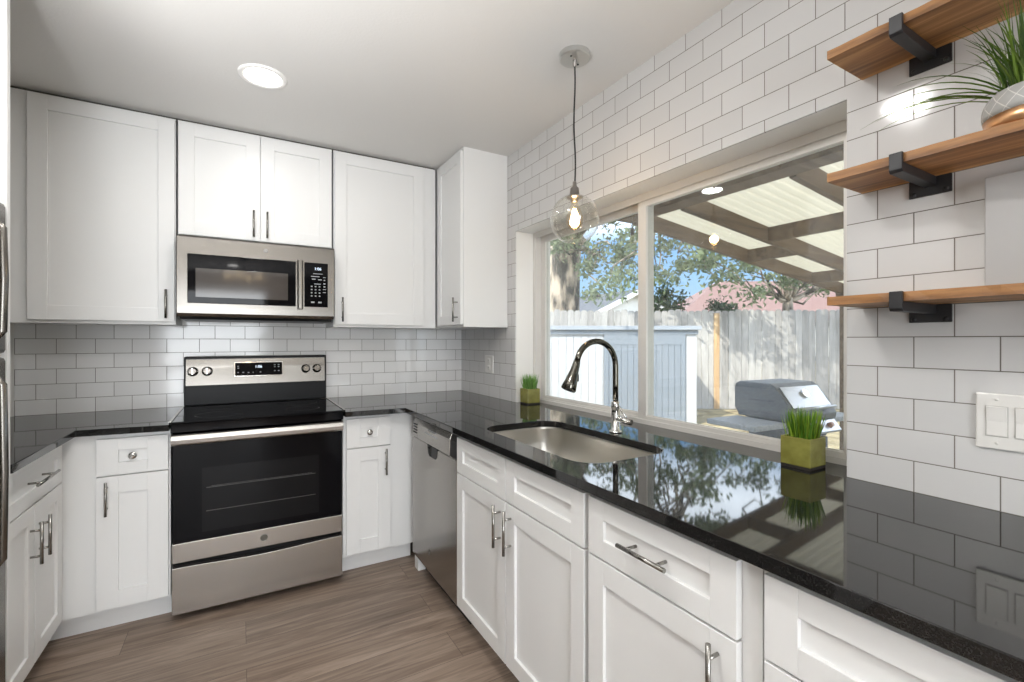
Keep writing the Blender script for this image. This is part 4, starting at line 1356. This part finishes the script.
# --- board fence
fe = thing('board_fence', 'weathered grey board fence across the back of the yard', 'fence', C(4, 10.0, GZ0), -YAW)
pk = MB(); rnd = random.Random(4)
x = -9.0
while x < 12.0:
    w = 0.138
    t = 1.945 + rnd.uniform(-0.02, 0.02) - GZ0
    y0 = rnd.uniform(-0.008, 0.008)
    pk.prism([(x, 0.03), (x + w, 0.03), (x + w, t - 0.035), (x + w - 0.03, t), (x + 0.03, t), (x, t - 0.035)], 'y', y0, y0 + 0.016)
    x += w + 0.006
part('picket_panel', pk, PICKET, fe, local=True)
part('new_board', MB().prism([(0.325, 0.03), (0.440, 0.03), (0.440, 2.08), (0.325, 2.08)], 'y', -0.032, -0.012), CEDAR, fe, local=True, label='fresh tan board among the grey ones')
m = MB()
for z in (0.35, 1.05, 1.80): m.box(-9, 12, 0.025, 0.065, z, z + 0.09)
part('rail', m, PICKET, fe, local=True)
for x in range(-8, 13, 3):
    part('fence_post', MB().box(x, x + 0.09, 0.03, 0.12, 0, 2.0), PICKET, fe, local=True)

# --- shed
sd = thing('storage_shed', 'low flat-topped shed with white siding and grey doors before the fence', 'shed', C(1.9, 8.2, GZ0), -YAW)
b = sd
m = MB().box(-1.33, 1.34, 0.0, 0.9, 0, 1.66)
for k in range(8):
    m.box(-1.33 + k * 0.13, -1.33 + k * 0.13 + 0.118, -0.010, 0.0, 0.02, 1.66)
m.box(1.16, 1.34, -0.022, 0.0, 0.0, 1.66)
part('siding', m, SHEDW, b, local=True)
part('roof', MB().box(-1.42, 1.40, -0.10, 1.0, 1.68, 1.75), SHEDR, b, 0.004, local=True)
part('fascia', MB().box(-1.38, 1.36, -0.05, 0.95, 1.60, 1.68), SHEDG, b, local=True)
for k in range(2):
    xa = -0.285 + k * 0.715
    m = MB().box(xa, xa + 0.71, -0.030, -0.001, 0.04, 1.60)
    for i in range(5):
        m.box(xa + 0.09 + i * 0.108, xa + 0.09 + i * 0.108 + 0.098, -0.038, -0.030, 0.15, 1.42)
    m.box(xa, xa + 0.075, -0.045, -0.030, 0.04, 1.60).box(xa + 0.635, xa + 0.71, -0.045, -0.030, 0.04, 1.60)
    m.box(xa + 0.075, xa + 0.635, -0.045, -0.030, 1.42, 1.60).box(xa + 0.075, xa + 0.635, -0.045, -0.030, 0.04, 0.15)
    part('shed_door', m, SHEDG, b, local=True)

# --- grill, its front looking towards -Y, left flank towards the window
gl = thing('gas_grill', 'dusty black gas grill with closed lid and side shelf under the patio roof', 'grill', C(2.73 * 0.8, 4.62 * 0.8, 0.1), math.radians(-4))
gl.scale = (0.8, 0.8, 0.8)
GH = 1.085
def gp(mb, poly, xa, xb): return mb.prism(poly, 'x', xa, xb)
# local x: along the grill width (left flank at -0.31), local y: towards the back
flank = [(-0.27, 0.74), (-0.28, 0.80), (-0.215, 0.90), (-0.10, 1.05), (-0.05, 1.080), (0.28, 1.083), (0.325, 1.062), (0.34, 1.02), (0.34, 0.82), (0.30, 0.76), (0.30, 0.74)]
hd = part('lid', gp(MB(), flank, -0.33, 0.33), GRILLM, gl, 0.008, local=True)
lf = []
fq = [(-0.245, 0.82), (-0.196, 0.905), (-0.115, 1.03)]
m = MB()
vs = []
for (yy, zz) in ((-0.240, 0.862), (-0.104, 1.045)):
    for xx in (-0.29, 0.29):
        vs += [(xx, yy - 0.012, zz + 0.006), (xx, yy + 0.01, zz - 0.006)]
m.add(vs, [(0, 2, 6, 4), (1, 3, 7, 5), (0, 2, 3, 1), (4, 6, 7, 5), (0, 4, 5, 1), (2, 6, 7, 3)])
part('lid_plate', m, GRILLS, hd, 0.002, local=True, label='shiny stainless lid front')
q = Vector((0.0, -0.160, 0.975)); nv = Vector((0, -0.84, 0.54))
part('thermometer', MB().tube([q, q + nv * 0.03], 0.042, 24), CHROME, hd, local=True)
part('handle', MB().tube([(-0.27, -0.30, 0.865), (0.27, -0.30, 0.865)], 0.014, 12).tube([(-0.24, -0.30, 0.865), (-0.24, -0.225, 0.865)], 0.010, 8).tube([(0.24, -0.30, 0.865), (0.24, -0.225, 0.865)], 0.010, 8), GRILLS, hd, local=True)
part('firebox', MB().prism([(-0.24, 0.738), (0.24, 0.738), (0.20, 0.56), (-0.20, 0.56)], 'x', -0.30, 0.30), GRILLM, gl, 0.006, local=True)
cpg = part('control_panel', MB().prism([(-0.26, 0.735), (-0.33, 0.64), (-0.32, 0.62), (-0.22, 0.62), (-0.22, 0.735)], 'x', -0.32, 0.32), GRILLS, gl, 0.004, local=True)
KN = pm('rusty_brown_knob', (0.36, 0.18, 0.12), 0.5)
for xx in (-0.18, 0.0, 0.18):
    q = Vector((xx, -0.297, 0.685)); nv = Vector((0, -0.80, 0.6))
    part('knob', MB().tube([q, q + nv * 0.012, q + nv * 0.035], [0.030, 0.024, 0.022], 18), KN, cpg, local=True)
SHG = noise_color('dusty_shelf_enamel', (0.24, 0.25, 0.26), (0.34, 0.35, 0.36), 40, 0.55)
part('side_shelf', MB().box(-0.78, -0.345, -0.22, 0.30, 0.685, 0.735), SHG, gl, 0.008, local=True)
part('side_shelf', MB().box(0.345, 0.80, -0.22, 0.30, 0.685, 0.735), SHG, gl, 0.008, local=True)
part('cart', MB().box(-0.29, 0.29, -0.22, 0.22, -0.26, 0.555), GRILLM, gl, 0.006, local=True)
for xx in (-0.25, 0.25):
    for yy in (-0.18, 0.18):
        part('wheel', MB().lathe([(0.0, -0.015), (0.04, -0.015), (0.05, -0.01), (0.05, 0.01), (0.04, 0.015), (0.0, 0.015)], (xx, yy, -0.2875), 18, 'x'), BLACKP, gl, local=True)

# --- trees and bushes
def leaf_cloud(mb, center, rad, n, rnd, size=0.07, squash=0.7):
    cx, cy, cz = center
    for _ in range(n):
        while True:
            p = Vector((rnd.uniform(-1, 1), rnd.uniform(-1, 1), rnd.uniform(-1, 1)))
            if p.length <= 1: break
        p = p * (0.35 + 0.65 * rnd.random())
        q = Vector((cx + p.x * rad, cy + p.y * rad, cz + p.z * rad * squash))
        a = Vector((rnd.gauss(0, 1), rnd.gauss(0, 1), rnd.gauss(0, 1))).normalized()
        b = a.cross(Vector((rnd.gauss(0, 1), rnd.gauss(0, 1), rnd.gauss(0, 1)))).normalized()
        s = size * rnd.uniform(0.6, 1.3)
        mb.add([q - a * s, q - b * s * 0.42 + a * s * .1, q + a * s, q + b * s * 0.42 + a * s * .1], [(0, 1, 2, 3)])

def branchy(mb, a, b, r0, r1, rnd, n=6, wob=0.12):
    a, b = Vector(a), Vector(b)
    pts, rs = [], []
    L = (b - a).length
    for k in range(n + 1):
        s = k / n
        w = Vector((rnd.gauss(0, 1), rnd.gauss(0, 1), rnd.gauss(0, 1))) * wob * L * 0.25 * math.sin(PI * s)
        pts.append(a + (b - a) * s + w); rs.append(r0 + (r1 - r0) * s)
    mb.tube(pts, rs, 8)
    return pts

# big oak behind the fence
oak = thing('oak_tree', 'huge oak with thick bark trunk behind the fence, leaves over the yard', 'tree', C(1.30, 12.2, GZ0))
rnd = random.Random(11)
tm = MB()
tp = [C(1.28, 12.2, GZ0), C(1.30, 12.2, 0.8), C(1.30, 12.2, 2.0), C(1.34, 12.2, 3.2), C(1.42, 12.1, 4.4), C(1.6, 12.0, 6.0)]
tm.tube(tp, [0.62, 0.52, 0.46, 0.44, 0.42, 0.30], 20)
part('trunk', tm, BARK, oak)
lm, bmb = MB(), MB()
crown = C(1.40, 12.1, 4.2)
clumps = []
for _ in range(56):
    d = rnd.uniform(7.2, 12.0)
    u = rnd.uniform(0.06, 0.66)
    el = rnd.uniform(0.10, 0.56)
    if u * d > 5.4 and d > 10: continue
    if u > 0.34 and el < 0.14 + (u - 0.34) * 0.25: continue
    clumps.append(C(u * d, d, EYE + el * d))
for u, el, d in ((0.16, 0.155, 10.5), (0.20, 0.20, 10), (0.24, 0.17, 9.8), (0.26, 0.225, 9.5), (0.13, 0.26, 11), (0.17, 0.10, 10.6), (0.21, 0.26, 10.4), (0.10, 0.20, 11), (0.33, 0.20, 9.5), (0.37, 0.16, 9.3), (0.34, 0.13, 9.5),
                 (0.42, 0.185, 9), (0.45, 0.13, 9.2), (0.49, 0.16, 9), (0.52, 0.10, 9.4), (0.40, 0.24, 9), (0.30, 0.25, 9.6)):
    clumps.append(C(u * d, d, EYE + el * d))
for i in range(20):     # upper boughs spreading above the patio edge
    d, u, el = rnd.uniform(7.4, 9.6), rnd.uniform(0.36, 0.64), rnd.uniform(0.28, 0.56)
    clumps.append(C(u * d, d, EYE + el * d))
for i in range(26):     # bough reaching over the yard, shading the right of the fence
    l, d, z = rnd.uniform(3.2, 5.6), rnd.uniform(6.4, 7.4), rnd.uniform(4.4, 5.4)
    clumps.append(C(l, d, z))
mains = [C(2.2, 11.0, 4.9), C(3.2, 10.0, 4.6), C(2.6, 9.4, 5.6), C(4.5, 9.0, 5.2), C(1.6, 10.2, 5.6), C(1.9, 11.6, 3.5), C(5.0, 8.0, 5.6)]
for q in mains:
    branchy(bmb, crown + Vector((0, 0, rnd.uniform(-.6, .8))), q, 0.14, 0.05, rnd, 8, 0.3)
for q in clumps:
    near = min(mains, key=lambda v: (v - q).length)
    branchy(bmb, near, q, 0.035, 0.008, rnd, 6, 0.35)
    leaf_cloud(lm, q, rnd.uniform(0.35, 0.68), rnd.randint(110, 210), rnd, 0.062)
part('branches', bmb, BARK, oak)
part('leaves', lm, LEAF, oak, kind='stuff')

# small tree beyond the fence on the right
st = thing('young_tree', 'small thin-trunked tree beyond the fence before the red roof', 'tree', C(7.1, 12.0, GZ0))
tm = MB(); lm = MB(); rnd = random.Random(13)
tm.tube([C(7.1, 12, GZ0), C(7.12, 12, 1.4), C(7.1, 12, 2.2), C(7.16, 12, 3.0)], [0.16, 0.14, 0.12, 0.07], 12)
for k in range(34):
    q = C(7.1 + rnd.gauss(0, 0.95), 12 + rnd.gauss(0, 0.5), 2.75 + rnd.uniform(-0.15, 1.7))
    branchy(tm, C(7.1, 12, 2.3), q, 0.04, 0.008, rnd, 5, 0.3)
    leaf_cloud(lm, q, 0.36, 90, rnd, 0.06)
part('trunk', tm, BARK, st)
part('leaves', lm, PALEL, st, kind='stuff')

for (l, d, n, lab) in ((3.85, 11.4, 1, 'dark rounded evergreen bush just beyond the fence, left one of the pair'), (5.15, 11.4, 2, 'lower dark evergreen bush beyond the fence by the red roof')):
    bs = thing('evergreen_bush', lab, 'bush', C(l, d, GZ0), 0, 'evergreen bushes beyond the fence')
    lm = MB(); rnd = random.Random(30 + n)
    hgt = 2.58 if n == 1 else 2.2
    for k in range(34):
        a = rnd.uniform(0, 2 * PI); r = (0.40 if n == 1 else 0.26) * math.sqrt(rnd.random())
        q = C(l + r * math.cos(a), d + r * math.sin(a), rnd.uniform(0.6, hgt - 1.2 * r * r))
        leaf_cloud(lm, q, 0.31, 130, rnd, 0.055, 0.9)
    part('stem', MB().tube([C(l, d, GZ0), C(l, d, 1.6)], 0.06, 8), BARK, bs)
    part('leaves', lm, BUSHL, bs, kind='stuff')

# --- neighbouring houses
hs = thing('neighbour_house', 'white house with grey shingle gable roof seen over the fence', 'house', C(6.6, 24.5, GZ0), -YAW + math.radians(28))
# local: gable end faces -y, ridge along +y
gw, gh_e, gh_r, gl_ = 3.3, 2.75, 4.2, 14.0
part('walls', MB().prism([(-gw, 0), (gw, 0), (gw, gh_e), (0, gh_r - 0.15), (-gw, gh_e)], 'y', 0.3, gl_), HOUSEW, hs, local=True)
m = MB()
for sg in (-1, 1):
    e_ = gw + 0.5; ze = gh_r - (gh_r - gh_e) / gw * e_
    m.prism([(0, gh_r), (sg * e_, ze), (sg * e_, ze - 0.12), (0, gh_r - 0.12)], 'y', -0.1, gl_ + 0.4)
part('roof', m, ROOFG, hs, local=True)
m = MB()
for sg in (-1, 1):
    e_ = gw + 0.5; ze = gh_r - (gh_r - gh_e) / gw * e_
    m.prism([(0, gh_r - 0.02), (sg * e_, ze - 0.02), (sg * e_, ze - 0.26), (0, gh_r - 0.26)], 'y', -0.16, -0.1)
part('barge_board', m, TRIMP, hs, local=True)
for yy, xx in ((5.5, -1.9), (4.0, -2.2)):
    zz = gh_r - (gh_r - gh_e) / gw * abs(xx)
    part('vent_pipe', MB().tube([(xx, yy, zz - 0.1), (xx, yy, zz + 0.5)], 0.09, 10), HOUSEW, hs, local=True)
for yy in (2.5, 6.0, 9.0):
    part('roof_vent', MB().prism([(-0.9, gh_r - 0.42), (-0.45, gh_r - 0.2), (-0.45, gh_r - 0.02), (-0.9, gh_r - 0.15)], 'y', yy, yy + 0.45), BLACKP, hs, local=True)

h2 = thing('neighbour_house', 'house with faded red shingle roof seen over the fence behind the young tree', 'house', C(18.4, 32.0, GZ0), -YAW)
L, rz, ez = 6.8, 6.1, 3.0
part('walls', MB().box(-L, L, 0.5, 8, 0, ez), HOUSEW, h2, local=True)
m = MB()
m.add([(-L - .5, 0, ez - .1), (L + 4, 0, ez - .1), (L + 4, 8.5, ez - .1), (-L - .5, 8.5, ez - .1), (-2.4, 4.2, rz), (L, 4.2, rz)],
      [(0, 1, 5, 4), (1, 2, 5), (2, 3, 4, 5), (3, 0, 4), (0, 3, 2, 1)])
part('roof', m, ROOFP, h2, local=True)
# front wing with a white rake board
m = MB()
m.add([(-4.6, -2.2, ez - .55), (-3.0, -2.2, ez + 0.25), (-1.4, -2.2, ez - .55), (-4.6, 2.5, ez - .55), (-3.0, 3.5, ez + 0.25), (-1.4, 2.5, ez - .55)],
      [(0, 1, 4, 3), (1, 2, 5, 4), (0, 2, 1), (0, 3, 5, 2), (3, 4, 5)])
part('wing_roof', m, ROOFP, h2, local=True)
m = MB()
m.prism([(-4.65, ez - .60), (-3.0, ez + 0.27), (-3.0, ez + 0.10), (-4.65, ez - .80)], 'y', -2.35, -2.22)
m.prism([(-1.35, ez - .60), (-3.0, ez + 0.27), (-3.0, ez + 0.10), (-1.35, ez - .80)], 'y', -2.35, -2.22)
part('barge_board', m, TRIMP, h2, local=True)
part('wing_wall', MB().box(-4.3, -1.7, -1.9, 0.5, 0, ez - .56), HOUSEW, h2, local=True)
